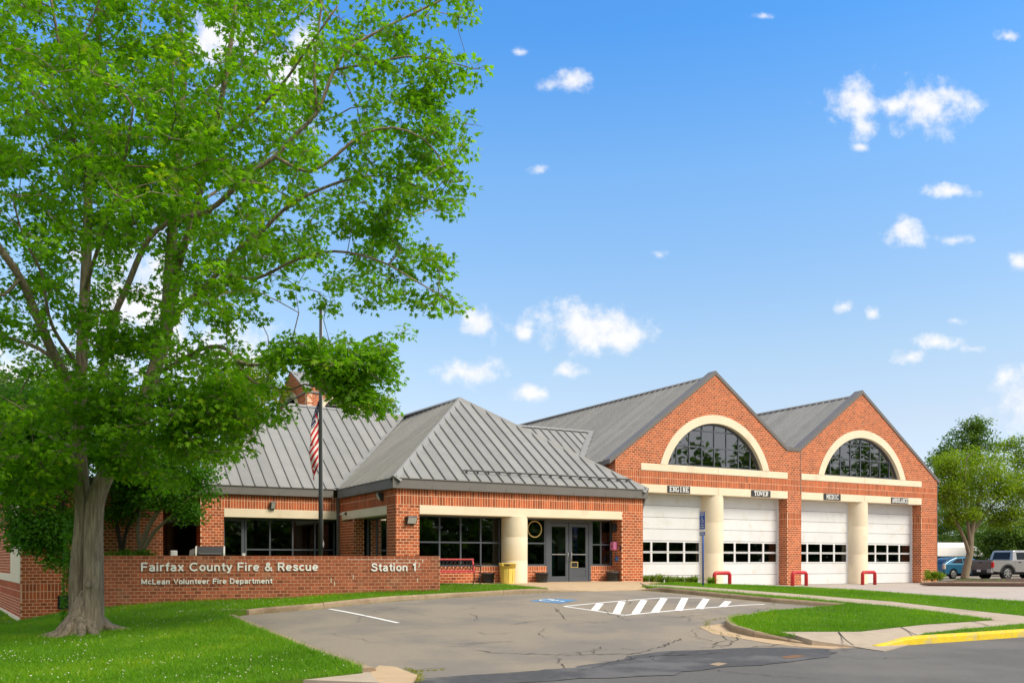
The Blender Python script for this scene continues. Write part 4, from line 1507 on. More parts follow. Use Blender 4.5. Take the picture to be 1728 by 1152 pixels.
SLAB = {   # slab-serif capitals on a 5 x 7 grid: boxes (x0,y0,x1,y1) and diagonals
    'E': ([(0, 0, 5, 1), (0, 6, 5, 7), (.6, 1, 1.9, 6), (1.9, 3, 3.8, 4), (4.3, 1, 5, 1.8), (4.3, 5.2, 5, 6)], []),
    'N': ([(0, 0, 2.2, .9), (0, 6.1, 1.9, 7), (3.0, 6.1, 5, 7), (.6, .9, 1.6, 6.1), (3.6, 0, 4.6, 6.1)], [((1.2, 6.6), (4.0, .4), 1.05)]),
    'G': ([(.6, 0, 4.4, 1), (.6, 6, 4.6, 7), (0, .8, 1.3, 6.2), (3.6, 1, 4.8, 3.2), (2.6, 2.6, 5, 3.4), (4, 4.8, 4.8, 6)], []),
    'I': ([(1.2, 0, 3.8, .9), (1.2, 6.1, 3.8, 7), (1.9, .9, 3.1, 6.1)], []),
    'T': ([(1.2, 0, 3.8, 1), (0, 6, 5, 7), (1.8, 1, 3.2, 6), (0, 4.8, .8, 6), (4.2, 4.8, 5, 6)], []),
    'O': ([(.6, 0, 4.4, 1), (.6, 6, 4.4, 7), (0, .7, 1.3, 6.3), (3.7, .7, 5, 6.3)], []),
    'W': ([(-.2, 6.1, 1.8, 7), (3.2, 6.1, 5.2, 7)], [((.7, 6.5), (1.5, .3), 1.1), ((1.5, .3), (2.5, 5), .8), ((2.5, 5), (3.5, .3), .8), ((3.5, .3), (4.3, 6.5), 1.1)]),
    'R': ([(0, 0, 2.3, 1), (0, 6, 4.2, 7), (.6, 1, 1.9, 6), (1.9, 3, 4, 4), (3.5, 3.8, 4.8, 6.2)], [((2.4, 3.4), (4.4, .5), 1.3)]),
    'M': ([(-.2, 0, 1.6, .9), (3.4, 0, 5.2, .9), (-.2, 6.1, 1.4, 7), (3.6, 6.1, 5.2, 7), (.2, .9, 1.2, 6.1), (3.8, .9, 4.8, 6.1)], [((.9, 6.6), (2.5, 2.2), 1.1), ((4.1, 6.6), (2.5, 2.2), 1.1)]),
    'D': ([(0, 0, 4.2, 1), (0, 6, 4.2, 7), (.6, 1, 1.9, 6), (3.7, .8, 5, 6.2)], []),
    'C': ([(.6, 0, 4.6, 1), (.6, 6, 4.6, 7), (0, .8, 1.3, 6.2), (3.9, 4.8, 4.8, 6), (3.9, 1, 4.8, 2)], []),
    'A': ([(-.2, 0, 1.8, .9), (3.2, 0, 5.2, .9), (1.2, 2, 3.8, 2.9)], [((.7, .5), (2.3, 6.8), 1.0), ((4.3, .5), (2.7, 6.8), 1.2)]),
    'B': ([(0, 0, 4.2, 1), (0, 6, 4.2, 7), (.6, 1, 1.9, 6), (1.9, 3.1, 4.2, 3.9), (3.6, .8, 4.9, 3.2), (3.5, 3.8, 4.7, 6.2)], []),
    'U': ([(0, 6.1, 2.2, 7), (3, 6.1, 5, 7), (.5, .8, 1.8, 6.1), (3.4, .8, 4.5, 6.1), (1, 0, 4, 1)], []),
    'L': ([(0, 0, 5, 1), (0, 6, 2.6, 7), (.6, 1, 1.9, 6), (4.1, 1, 5, 2.6)], []),
}


def slab_word(word, w, h, parent, x, y, z):
    cw = w / len(word)
    for i, ch in enumerate(word):
        mb = MB()
        sx, sz = cw * .84 / 5, h / 7
        ox, oz = x - w / 2 + i * cw + cw * .08, z - h / 2
        bx, dg = SLAB[ch]
        for n_, (a, b, c, d) in enumerate(bx):
            mb.box(ox + a * sx, y - .012 - n_ * .0003, oz + b * sz, ox + c * sx, y, oz + d * sz)
        for p, q, t in dg:
            p, q = np.array(p), np.array(q)
            poly = [(ox + (p[0] - t / 2) * sx, y - .0105, oz + p[1] * sz), (ox + (p[0] + t / 2) * sx, y - .0105, oz + p[1] * sz), (ox + (q[0] + t / 2) * sx, y - .0105, oz + q[1] * sz), (ox + (q[0] - t / 2) * sx, y - .0105, oz + q[1] * sz)]
            mb.prism(poly, (0, .0105, 0))
        mb.build('letter', M['signwhite'], parent)


for word, x, z, w, h, lw, lab in (('ENGINE', 26.05, 4.06, 1.28, .31, 1.12, 'black plate reading ENGINE over the leftmost white garage door'),
                                  ('TOWER', 31.02, 4.06, 1.22, .30, .92, 'black plate reading TOWER over the second white garage door'),
                                  ('MEDIC', 35.85, 4.07, 1.20, .31, .88, 'black plate reading MEDIC over the third white garage door'),
                                  ('AMBULANCE', 40.95, 4.05, 1.34, .31, 1.26, 'black plate reading AMBULANCE over the rightmost white garage door')):
    mb = MB(); mb.box(x - w / 2, YG - .045, z - h / 2, x + w / 2, YG - .0155, z + h / 2)
    pl = mb.build('door_sign', M['char'], None, bevel=.004)
    tag(pl, lab, 'sign', 'name plates over the garage doors')
    slab_word(word, lw, h * .76, pl, x, YG - .0455, z)

# ------------------------------------------------------------------ brick sign wall
SW0, SW1 = np.array((2.30, 27.93)), np.array((11.86, 25.90))
SWL = float(np.linalg.norm(SW1 - SW0))
swu = (SW1 - SW0) / SWL
swn = np.array((swu[1], -swu[0]))
ZT = 1.015
signwall = thing('sign_wall', 'low brown brick wall carrying raised white station lettering behind the car park', 'sign wall', (SW0[0], SW0[1], -.5))
BS = Brickwork(signwall, M['brick_old'], M['mortar_old'])
nz = 17
cs = [(ZT - (nz - i) * BH, ZT - (nz - i - 1) * BH, 'st', [(0, SWL)]) for i in range(nz)]
core = BS.wall('wall_core', SW0, swu, swn, cs, .295, True)
BS.finish(core)
ang = math.atan2(swu[1], swu[0])
# back, cap and ends of the wall
mb = MB()
for a0, a1 in ((0, SWL),):
    p = [SW0 + swu * a0 - swn * .296, SW0 + swu * a1 - swn * .296, SW0 + swu * a1 - swn * .32, SW0 + swu * a0 - swn * .32]
    mb.prism([(*q, -.8) for q in p], (0, 0, ZT + .8))
k = 0
while k * BL < SWL - .1:
    a, b = k * BL + .006, min(SWL, (k + 1) * BL - .006)
    p = [SW0 + swu * a + swn * .001, SW0 + swu * b + swn * .001, SW0 + swu * b - swn * .318, SW0 + swu * a - swn * .318]
    mb.prism([(*q, ZT + .001) for q in p], (0, 0, .012))
    k += 1
bb = mb.build('wall_back', M['brick_old'], signwall)
set_tint(bb.data, .4)
# white mineral deposit in some joints near the right end
mb = MB()
def salt(a0, a1, row, h=.014):
    z = ZT - row * BH
    p = [SW0 + swu * a0 + swn * .0008, SW0 + swu * a1 + swn * .0008, SW0 + swu * a1 - swn * .008, SW0 + swu * a0 - swn * .008]
    mb.prism([(*q, z - h / 2) for q in p], (0, 0, h))
salt(6.85, 8.62, 1, .016); salt(8.02, 9.12, 2, .022); salt(7.6, 8.1, 1.96, .012); salt(8.6, 9.35, 1, .013); salt(4.4, 5.6, 1, .010); salt(8.9, 9.2, 4, .012)
for a, row in ((9.12, 2.5), (9.22, 1.5), (9.0, 1.5), (8.8, 1.5), (8.4, 1.5), (9.1, 3.1), (6.38, 7.2), (9.06, 7.3), (6.48, 8.2), (7.05, 6.2)):
    z = ZT - row * BH
    c = SW0 + swu * a
    mb.obox((c[0] + swn[0] * .0015, c[1] + swn[1] * .0015, z), (*(swu * .011), 0), (*(swn * .0006), 0), (0, 0, .05 if row < 6 else .07))
mb.build('mineral_deposit', M['salt'], signwall)


def sw_px(px):
    """distance along the wall face of the line of sight through an image column"""
    d = np.array(ray(px))
    A = np.column_stack([d, -swu])
    t = np.linalg.solve(A, SW0)
    return t[1]



def _arc(cx, cy, rx, ry, a0, a1, n=14):
    return [(cx + rx * math.cos(R(a)), cy + ry * math.sin(R(a))) for a in np.linspace(a0, a1, n)]


GLYPH = {   # monoline sans capitals and small letters: advance, centre lines (cap height 1)
    'F': (.64, [[(.08, 0), (.08, 1)], [(.08, .92), (.58, .92)], [(.08, .5), (.52, .5)]]),
    'a': (.62, [[(.09, .54), (.14, .62), (.27, .66), (.40, .62), (.46, .52), (.46, 0)], [(.46, .42), (.24, .39), (.11, .30), (.09, .17), (.17, .08), (.29, .07), (.40, .13), (.46, .24)]]),
    'i': (.25, [[(.08, 0), (.08, .72)], [(.08, .84), (.08, 1)]]),
    'r': (.42, [[(.08, 0), (.08, .72)], [(.08, .42), (.13, .58), (.24, .65), (.37, .65)]]),
    'f': (.40, [[(.19, 0), (.19, .78), (.24, .90), (.39, .92)], [(.02, .65), (.37, .65)]]),
    'x': (.58, [[(.06, 0), (.49, .72)], [(.49, 0), (.06, .72)]]),
    'C': (.86, [_arc(.44, .5, .36, .42, 42, 318, 20)]),
    'o': (.62, [_arc(.29, .36, .215, .285, 0, 360, 22)]),
    'u': (.62, [[(.08, .72), (.08, .22), (.14, .10), (.26, .07), (.38, .11), (.46, .24)], [(.46, .72), (.46, 0)]]),
    'n': (.62, [[(.08, 0), (.08, .72)], [(.08, .48), (.15, .60), (.27, .65), (.39, .62), (.46, .50), (.46, 0)]]),
    't': (.40, [[(.19, .92), (.19, .2), (.23, .09), (.37, .08)], [(.02, .65), (.37, .65)]]),
    'y': (.58, [[(.05, .72), (.28, .05)], [(.50, .72), (.28, .05), (.20, -.15), (.06, -.18)]]),
    '&': (.78, [[(.70, 0), (.22, .66), (.19, .80), (.25, .90), (.34, .92), (.43, .88), (.46, .78), (.40, .65), (.16, .46), (.09, .33), (.09, .20), (.18, .09), (.33, .07), (.48, .15), (.58, .28), (.63, .44)]]),
    'R': (.72, [[(.08, 0), (.08, 1)], [(.08, .92), (.42, .92), (.54, .86), (.58, .72), (.54, .58), (.42, .5), (.08, .5)], [(.38, .5), (.60, 0)]]),
    'e': (.62, [[(.09, .36), (.50, .36)], _arc(.29, .36, .215, .285, 0, 315, 20)]),
    's': (.56, [[(.45, .53), (.38, .63), (.26, .66), (.14, .61), (.11, .51), (.18, .42), (.36, .34), (.45, .25), (.44, .14), (.34, .07), (.22, .07), (.11, .12), (.07, .22)]]),
    'c': (.56, [_arc(.29, .36, .215, .285, 42, 318, 16)]),
    'M': (.90, [[(.08, 0), (.08, 1)], [(.08, .94), (.41, .10)], [(.41, .10), (.74, .94)], [(.74, 1), (.74, 0)]]),
    'L': (.58, [[(.08, 1), (.08, 0)], [(.08, .08), (.54, .08)]]),
    'V': (.70, [[(.05, 1), (.34, .04), (.63, 1)]]),
    'l': (.25, [[(.08, 0), (.08, 1)]]),
    'D': (.78, [[(.08, 0), (.08, 1)], [(.08, .92), (.34, .92), (.52, .84), (.63, .66), (.64, .5), (.63, .34), (.52, .16), (.34, .08), (.08, .08)]]),
    'p': (.62, [[(.08, .72), (.08, -.24)], _arc(.29, .36, .21, .285, 180, -180, 22)]),
    'm': (.92, [[(.08, 0), (.08, .72)], [(.08, .50), (.15, .61), (.25, .65), (.35, .62), (.41, .50), (.41, 0)], [(.41, .50), (.48, .61), (.58, .65), (.69, .62), (.75, .50), (.75, 0)]]),
    'S': (.72, [[(.60, .72), (.53, .86), (.36, .93), (.18, .87), (.12, .74), (.18, .62), (.34, .54), (.52, .46), (.61, .33), (.57, .16), (.42, .07), (.25, .07), (.11, .16), (.07, .29)]]),
    '1': (.46, [[(.27, 0), (.27, 1)], [(.27, .93), (.20, .82), (.05, .76)]]),
}


def ribbon(mb, pts, t, depth):
    """a flat raised stroke along pts (x, z), standing out towards -y"""
    p = np.array(pts, float)
    d = np.gradient(p, axis=0) if len(p) > 2 else np.repeat((p[1] - p[0])[None], 2, 0)
    d /= np.linalg.norm(d, axis=1)[:, None]
    nrm = np.column_stack([-d[:, 1], d[:, 0]]) * t / 2
    vs = []
    for y in (0.0, -depth):
        vs += [(*q[:1], y, q[1]) for q in p + nrm] + [(*q[:1], y, q[1]) for q in p - nrm]
    n = len(p)
    A, B, C, D = 0, n, 2 * n, 3 * n
    fs = []
    for i in range(n - 1):
        fs += [(C + i, C + i + 1, D + i + 1, D + i), (A + i, A + i + 1, C + i + 1, C + i), (D + i, D + i + 1, B + i + 1, B + i)]
    fs += [(A, C, D, B), (A + n - 1, B + n - 1, D + n - 1, C + n - 1)]
    mb.add(vs, fs)


def line(body, px0, px1, z, cap_h, t=.185):
    a0, a1 = sw_px(px0), sw_px(px1)
    sp = .05
    tot = sum((GLYPH[c][0] if c != ' ' else .36) + sp for c in body) - .09
    k = (a1 - a0) / tot
    s = a0
    for c in body:
        if c == ' ':
            s += (.36 + sp) * k
            continue
        adv, strokes = GLYPH[c]
        mb = MB()
        for i, st in enumerate(strokes):
            ribbon(mb, [(x * k, y * cap_h) for x, y in st], t * cap_h, .022 + i * .0012)
        ob = mb.build('letter', M['signwhite'], signwall, world=False)
        q = SW0 + swu * s + swn * .006
        ob.location = Vector((q[0], q[1], z)) - world_loc(signwall)
        ob.rotation_euler = (0, 0, ang)
        s += (adv + sp) * k


line('Fairfax County Fire & Rescue', 238, 537, .575, .25)
line('Station 1', 626, 702.5, .555, .245)
line('McLean Volunteer Fire Department', 238.5, 459.5, .20, .155, .19)

# ------------------------------------------------------------------ flagpole and flag
d = ray(541.3)
FY = 30.2
fx, fy = FY * d[0], FY * d[1]
fp = thing('flagpole', 'tall dark metal flagpole with a flat cap behind the brick sign wall', 'flagpole', (fx, fy, 0))
mb = MB(); mb.tube([(0, 0, -.1), (0, 0, 3), (0, 0, 6), (0, 0, 9.36)], [.078, .074, .064, .048], 14); mb.build('pole', M['pole'], fp, world=False)
mb = MB(); mb.lathe((0, 0, 9.36), [(.05, 0), (.12, .02), (.13, .05), (.05, .09), (.02, .11)], 14); mb.build('cap', M['pole'], fp, world=False)
mb = MB(); mb.tube([(.055, -.06, 1.5), (.05, -.055, 4), (.04, -.045, 9.3)], .006, 5); mb.build('halyard', M['signwhite'], fp, world=False)
mb = MB(); mb.box(.03, -.11, 1.38, .08, -.05, 1.5); mb.obox((.055, -.10, 1.44), (.012, 0, 0), (0, .012, 0), (0, 0, .12)); mb.build('cleat', M['steel'], fp, world=False)
mb = MB(); mb.lathe((0, 0, -.06), [(.16, 0), (.16, .05), (.09, .1)], 14); mb.build('base_collar', M['pole'], fp, world=False)

flag = thing('flag', 'limp red, white and blue striped flag with stars hanging on the dark pole', 'flag', (fx, fy, 6.5))
NU, NV = 44, 52
rt = Vector((CT, -ST, 0)); fwv = Vector((ST, CT, 0))
HO, DROP = 1.50, 1.40


def fold(t):
    t = t * 1.7
    k = abs((t % 1) * 2 - 1)
    return 1 - k


def flag_pt(u, v):
    z = -v * HO - DROP * (u ** .92) + .03 * math.sin(u * 9)
    amp = .36 * min(1, .35 + v * .8 + u * .3)
    x = .06 + amp * fold(u + .06 * math.sin(v * 4)) * (.75 + .25 * math.sin(3 * v + 1))
    x = x * min(1, .25 + 1.6 * (u + v * .8))
    z += .42 * (x - .06) * -1.1
    y = .05 * math.sin(u * 2.2 * 2 * math.pi + v * 2) + .03 * math.sin(v * 7) - .05
    return -rt * x + fwv * y + Vector((0, 0, z))


mb = MB()
vs = [flag_pt(i / NU, j / NV) for j in range(NV + 1) for i in range(NU + 1)]
b0 = 0
for j in range(NV):
    for i in range(NU):
        st_ = j * 13 // NV
        c = 0 if st_ % 2 == 0 else 1
        if i / NU < .40 and st_ < 7: c = 2
        mb.f.append((j * (NU + 1) + i, j * (NU + 1) + i + 1, (j + 1) * (NU + 1) + i + 1, (j + 1) * (NU + 1) + i)); mb.mi.append(c); mb.sm.append(True)
mb.v = [tuple(v) for v in vs]
mb.build('cloth', [M['flagred'], M['flagwhite'], M['flagblue']], flag, world=False)
mb = MB()
for r_ in range(9):
    for c_ in range(6 if r_ % 2 == 0 else 5):
        u = .4 * ((c_ + (.5 if r_ % 2 == 0 else 1.0)) / 6); v = 7 / 13 * (r_ + .7) / 9.4
        p = flag_pt(u, v); pu = (flag_pt(u + .01, v) - p).normalized(); pv = (flag_pt(u, v + .01) - p).normalized()
        nn_ = pu.cross(pv).normalized()
        for sg in (-1, 1):
            vsx = []
            for k in range(10):
                a = math.pi * k / 5
                rr = .034 if k % 2 == 0 else .014
                vsx.append(p + nn_ * .004 * sg + pu * rr * math.sin(a) - pv * rr * math.cos(a))
            mb.add(vsx, [tuple(range(10))])
mb.build('star', M['flagwhite'], flag, world=False)

# ------------------------------------------------------------------ reserved parking sign
sx, sy = 21.3, 24.35
sz = gz(sx, sy, .1)
ps = thing('parking_sign', 'blue reserved parking sign on a thin blue post in the grass verge', 'sign', (sx, sy, sz), R(-94))
mb = MB(); mb.tube([(0, .03, -.2), (0, .03, 2.62)], .03, 8)
mb.build('post', M['blue'], ps, world=False)


def plate(z0, z1, name, w=.305):
    mb = MB(); mb.box(-w / 2, -.006, z0, w / 2, 0, z1)
    return mb.build(name, M['blue'], ps, world=False, bevel=.002)


p1 = plate(2.02, 2.64, 'main_plate'); p2 = plate(1.80, 1.93, 'lower_plate')
mb = MB(); mb.box(-.1525, -.005, 1.935, .1525, -.001, 2.015); mb.build('white_plate', M['signwhite'], ps, world=False)
mb = MB()
wheelchair(mb, lambda u, v: (-.11 + .22 * u, -.0085, 2.24 + .24 * v))
mb.build('symbol', M['signwhite'], p1, world=False)


def small_text(body, w, x, y, z, parent, m=None):
    me = text_mesh(body, .06, .0006, .0012)
    lo, hi = extents(me)
    k = w / (hi[0] - lo[0])
    me.materials.clear(); me.materials.append(m or M['signwhite'])
    ob = bpy.data.objects.new('lettering', me)
    COL.objects.link(ob); ob.parent = parent
    ob.rotation_euler = (R(90), 0, 0)
    ob.location = (x - w / 2 - lo[0] * k, y, z)
    ob.scale = (k, 1, 1)


small_text('RESERVED', .26, 0, -.0085, 2.575, p1); small_text('PARKING', .24, 0, -.0085, 2.505, p1)
small_text('PERMIT', .18, 0, -.0085, 2.15, p1); small_text('REQUIRED', .22, 0, -.0085, 2.07, p1)
small_text('PENALTY', .24, 0, -.0085, 1.875, p2); small_text('TOW AWAY', .24, 0, -.0085, 1.815, p2)

# ------------------------------------------------------------------ door guards
def guard_mesh():
    pts = []
    w, h, r = .90, .62, .13
    pts += [(-w / 2, 0, -.15), (-w / 2, 0, h - r)]
    pts += [(-w / 2 + r - r * math.cos(a), 0, h - r + r * math.sin(a)) for a in np.linspace(.25, 1.32, 5)]
    pts += [(w / 2 - r + r * math.sin(a), 0, h - r + r * math.cos(a)) for a in np.linspace(.25, 1.32, 5)]
    pts += [(w / 2, 0, h - r), (w / 2, 0, -.15)]
    mb = MB(); mb.tube(pts, .085, 12)
    return mb


gx = []
for px, lab in ((1218.5, 'red bent pipe guard in front of the leftmost cream garage column'), (1349, 'red bent pipe guard in front of the brick pier between the garage pairs'),
                (1466, 'red bent pipe guard in front of the rightmost cream garage column')):
    d = ray(px); y = 30.35
    gx.append((y * d[0] / d[1], y, lab))
for i, (x, y, lab) in enumerate(gx):
    t = guard_mesh().build('door_guard', M['red'], None)
    t.location = (x, y, gz(x, y, .0))
    tag(t, lab, 'guard rail', 'red pipe guards by the garage doors')

# ------------------------------------------------------------------ things by the entrance
def bench():
    t = thing('bench', 'red metal bench with dark lattice back under the entrance window', 'bench', (13.15, 27.35, .0))
    W = .78
    mb = MB()
    mb.bar((-W, .30, .86), (W, .30, .86), .07, .05); mb.bar((-W, .22, .47), (W, .22, .47), .07, .05)
    mb.bar((-W + .03, .225, .49), (-W + .03, .30, .84), .06, .05); mb.bar((W - .03, .225, .49), (W - .03, .30, .84), .06, .05)
    mb.build('back_frame', M['benchred'], t, world=False, bevel=.01)
    mb = MB()
    for k in range(-9, 10):
        for s in (-1, 1):
            x0 = k * .15
            a, b = Vector((x0, .235, .50)), Vector((x0 + s * .3, .295, .84))
            for p in (a, b):
                p.x = max(-W + .06, min(W - .06, p.x))
            if abs(a.x - b.x) > .05: mb.bar(a, b, .03, .014)
    mb.bar((-W + .06, .265, .67), (W - .06, .265, .67), .05, .012)
    mb.build('lattice', M['black'], t, world=False)
    for k in range(5):
        mb = MB(); mb.box(-W, -.24 + k * .088, .405, W, -.24 + k * .088 + .065, .43)
        mb.build('seat_slat', M['benchred'], t, world=False, bevel=.005)
    for x in (-W + .02, W - .02):
        mb = MB()
        mb.tube([(x, -.26, 0), (x, -.20, .16), (x, -.24, .40)], .020, 6); mb.tube([(x, .30, 0), (x, .20, .18), (x, .22, .42), (x, .31, .86)], .020, 6)
        mb.tube([(x, -.24, .40), (x, .22, .42)], .018, 6); mb.tube([(x, -.21, .17), (x, 0, .24), (x, .20, .18)], .014, 6)
        mb.tube([(x, -.24, .40), (x, -.27, .56), (x, -.18, .64), (x, .05, .62), (x, .27, .68)], .018, 6)
        mb.tube([(x, -.27, .56), (x, -.31, .60), (x, -.29, .65), (x, -.25, .63)], .014, 6)
        mb.build('end_frame', M['black'], t, world=False)
    return t


b_ = bench()
b_.location.z = float(pad_z(np.array(13.15), np.array(27.35)))


def planter(px, y, lab, stems):
    d = ray(px)
    x = y * d[0] / d[1]
    z = .0
    t = thing('planter', lab, 'planter', (x, y, z), group='charcoal pots along the entrance wall')
    mb = MB()
    mb.lathe((0, 0, 0), [(.185, 0), (.235, .40), (.26, .40), (.262, .45), (.235, .45), (.225, .40)], 28)
    mb.build('pot', M['char'], t, world=False)
    mb = MB(); mb.lathe((0, 0, .38), [(.222, 0), (.222, .03)], 20); mb.build('potting_soil', M['mulch'], t, world=False)
    if stems:
        mb = MB()
        for k in range(26):
            a = random.uniform(0, 6.3); r = random.uniform(.02, .18)
            p = Vector((r * math.cos(a), r * math.sin(a), .40))
            mb.bar(p, p + Vector((random.uniform(-.08, .08), random.uniform(-.08, .08), random.uniform(.08, .18))), .006)
        mb.build('dry_stem', M['bark_smooth'], t, world=False)


planter(823.5, YK - .32, 'charcoal pot between the red bench and the yellow bin', False)
planter(914.5, YK - .34, 'charcoal pot between the cream column and the double doors', False)
planter(1033.5, YK - .36, 'charcoal pot with dry stems right of the double doors', True)

d = ray(856.5)
ty = YE - .28
tb = thing('trash_bin', 'pale yellow round trash bin standing against the cream column', 'trash bin', (ty * d[0] / d[1], ty, float(pad_z(np.array(15.0), np.array(27.4)))))
mb = MB()
mb.lathe((0, 0, 0), [(.225, 0), (.23, .03), (.262, .52), (.265, .56)], 32)
mb.build('body', M['yellowbin'], tb, world=False)
mb = MB()
mb.lathe((0, 0, .55), [(.266, 0), (.285, .0), (.29, .13), (.315, .135), (.318, .165), (.28, .17), (.265, .13)], 32)
for a in (R(200), R(20)):
    mb.obox((.31 * math.cos(a), .31 * math.sin(a), .66), (.035 * math.cos(a), .035 * math.sin(a), 0), (-.07 * math.sin(a), .07 * math.cos(a), 0), (0, 0, .045))
mb.build('rim', M['yellowbin'], tb, world=False)
mb = MB()
for k in range(10):
    a = 2 * math.pi * k / 10
    mb.bar((.252 * math.cos(a), .252 * math.sin(a), .06), (.268 * math.cos(a), .268 * math.sin(a), .52), .02, .012)
mb.build('rib', M['yellowbin'], tb, world=False)
mb = MB(); mb.obox((-.155, -.252, .645), (.075, -.045, 0), (.003, .005, 0), (0, 0, .018)); mb.build('label', M['bark_dark'], tb, world=False)

# fittings on the brick
def wall_box(name, lab, cat, c, h, m, face=None, bev=.01):
    """a small casing fixed on the wall, h = half sizes, optional front piece"""
    t = thing(name, lab, cat, c)
    mb = MB(); mb.box(-h[0], -h[1], -h[2], h[0], h[1], h[2])
    mb.build('casing', m, t, world=False, bevel=bev)
    if face:
        nm, fb, fm = face
        mb = MB(); mb.box(*fb); mb.build(nm, fm, t, world=False, bevel=.004)
    return t


def flood(lab, c, rz, w=.17):
    t = thing('wall_light', lab, 'wall light', c, rz, 'floodlights on the brickwork')
    mb = MB()
    mb.prism([(-w, 0, -.13), (-w, 0, .14), (-w, -.20, .14), (-w, -.21, .10), (-w, -.10, -.12)], (2 * w, 0, 0))
    mb.build('housing', M['pole'], t, world=False, bevel=.006)
    mb = MB(); mb.prism([(-w + .02, -.211, .085), (-w + .02, -.113, -.105), (w - .02, -.113, -.105), (w - .02, -.211, .085)], (0, -.008, -.004))
    mb.build('lens', M['lens'], t, world=False)
    return t


flood('boxy floodlight on the brick pier left of the entrance windows', (11.62, YE, 2.22), 0)
flood('small floodlight on the soldier bricks above the wing windows', (8.53, YW, 2.93), 0, .09)
flood('small floodlight under the eave on the side of the entrance', (XE, 28.95, 3.06), R(-90), .10)
cam_t = thing('security_camera', 'small bullet camera on the cream beam beside the downpipe', 'camera', (XE - .013, 32.7, 2.66), R(-90))
mb = MB(); mb.box(-.04, -.05, -.05, .04, 0, .05); mb.bar((0, -.04, 0), (0, -.14, -.02), .03); mb.build('bracket', M['pole'], cam_t, world=False)
mb = MB(); mb.tube([(0, -.08, .0), (.02, -.26, -.05)], .035, 10); mb.build('camera_body', M['white'], cam_t, world=False)
t = wall_box('lantern', 'dark box lantern high in the right corner of the entrance recess', 'wall light', (BX1 - .09, YE + .40, 2.15), (.08, .10, .17), M['black'], ('lens', (-.086, -.07, -.13, -.0805, .07, .04), M['char']))
t = wall_box('pink_box', 'pink plastic box on the brick reveal beside the doors', 'wall box', (BX1 - .10, YE + .38, 1.44), (.085, .13, .16), M['pink'], ('lid', (-.10, -.11, -.13, -.0855, .11, .12), M['pink']), .03)
mb = MB(); mb.box(-.106, -.03, -.04, -.1005, .02, .02); mb.build('latch', M['char'], t, world=False)
wall_box('intercom', 'small dark intercom on the brick corner right of the pink box', 'intercom', (BX1 - .012, YE + .09, 1.36), (.012, .045, .09), M['char'], ('button', (-.017, -.015, -.02, -.0122, .015, .02), M['steel']), .004)
wall_box('card_reader', 'small grey card reader under the pink box', 'card reader', (BX1 - .015, YE + .36, 1.16), (.015, .035, .05), M['steel'], ('keypad', (-.019, -.02, -.03, -.0152, .02, .03), M['char']), .004)
t = thing('push_plate', 'round blue door button on the reveal under the pink box', 'door button', (BX1, YE + .33, .95))
mb = MB(); mb.tube([(-.0, 0, 0), (-.03, 0, 0)], .105, 24); mb.build('plate', M['bluedisc'], t, world=False)
mb = MB(); wheelchair(mb, lambda u, v: (-.0315, .06 - .12 * u, -.06 + .12 * v)); mb.build('symbol', M['signwhite'], t, world=False)

# behind the sign wall
d = ray(355); gy = 31.6
gr = thing('gas_grill', 'dark gas grill with pale lid edges behind the brick sign wall', 'grill', (gy * d[0], gy * d[1] - .0, .0))
gr.location = (31.0 * d[0], 31.0 * d[1], .02)
gr.rotation_euler = (0, 0, R(-12))
mb = MB()
prof = [(-.30, .88), (-.30, 1.10), (-.20, 1.30), (.05, 1.36), (.26, 1.26), (.30, .88)]
mb.prism([(-.43, y, z) for y, z in prof], (.86, 0, 0)); mb.build('lid', M['char'], gr, world=False, bevel=.02)
for s in (-1, 1):
    mb = MB(); mb.prism([(s * .432, y * 1.03, z + .004) for y, z in prof], (s * .05, 0, 0)); mb.build('lid_end', M['lens'], gr, world=False)
mb = MB(); mb.bar((-.36, -.33, 1.10), (.36, -.33, 1.10), .03); mb.bar((-.34, -.33, 1.10), (-.34, -.28, 1.08), .02); mb.bar((.34, -.33, 1.10), (.34, -.28, 1.08), .02); mb.build('handle', M['steel'], gr, world=False)
mb = MB(); mb.box(-.46, -.28, .62, .46, .28, .87); mb.build('fire_box', M['char'], gr, world=False)
mb = MB(); mb.box(-.80, -.26, .84, -.49, .26, .88); mb.prism([(-.50, -.26, .88), (-.70, -.26, .88), (-.66, -.26, 1.22), (-.50, -.26, 1.28)], (0, .03, 0)); mb.build('side_shelf', M['fascia'], gr, world=False)
mb = MB(); mb.box(-.44, -.25, .1, .44, .25, .6); mb.build('cabinet', M['black'], gr, world=False)
for x in (-.38, .38):
    mb = MB(); mb.tube([(x - .02, -.2, .05), (x + .02, -.2, .05)], .06, 12); mb.build('wheel', M['tyre'], gr, world=False)
d = ray(293)
ub = thing('utility_box', 'small white utility box showing over the sign wall by the porch', 'utility box', (30 * d[0], 30 * d[1], .0))
mb = MB(); mb.box(-.11, -.08, 0, .11, .08, 1.22); mb.build('casing', M['white'], ub, world=False, bevel=.02)
mb = MB(); mb.box(-.09, -.086, .95, .09, -.0805, 1.18); mb.build('cover', M['white'], ub, world=False)
d = ray(411)
wp = thing('white_post', 'thin white post end showing over the sign wall under the wing window', 'post', (30.5 * d[0], 30.5 * d[1], .0))
mb = MB(); mb.box(-.045, -.045, 0, .045, .045, 1.10); mb.build('shaft', M['white'], wp, world=False)
mb = MB(); mb.box(-.055, -.055, 1.10, .055, .055, 1.13); mb.build('post_cap', M['white'], wp, world=False)
stn = MB(); stn.box(-.09, -.05, 0, .09, .05, .08)
st_o = stn.build('loose_stone', M['kerb'], None, bevel=.02)
st_o.location = (20.05, YE - .0, .0)
tag(st_o, 'pale loose stone on the paving by the pot with dry stems', 'stone')

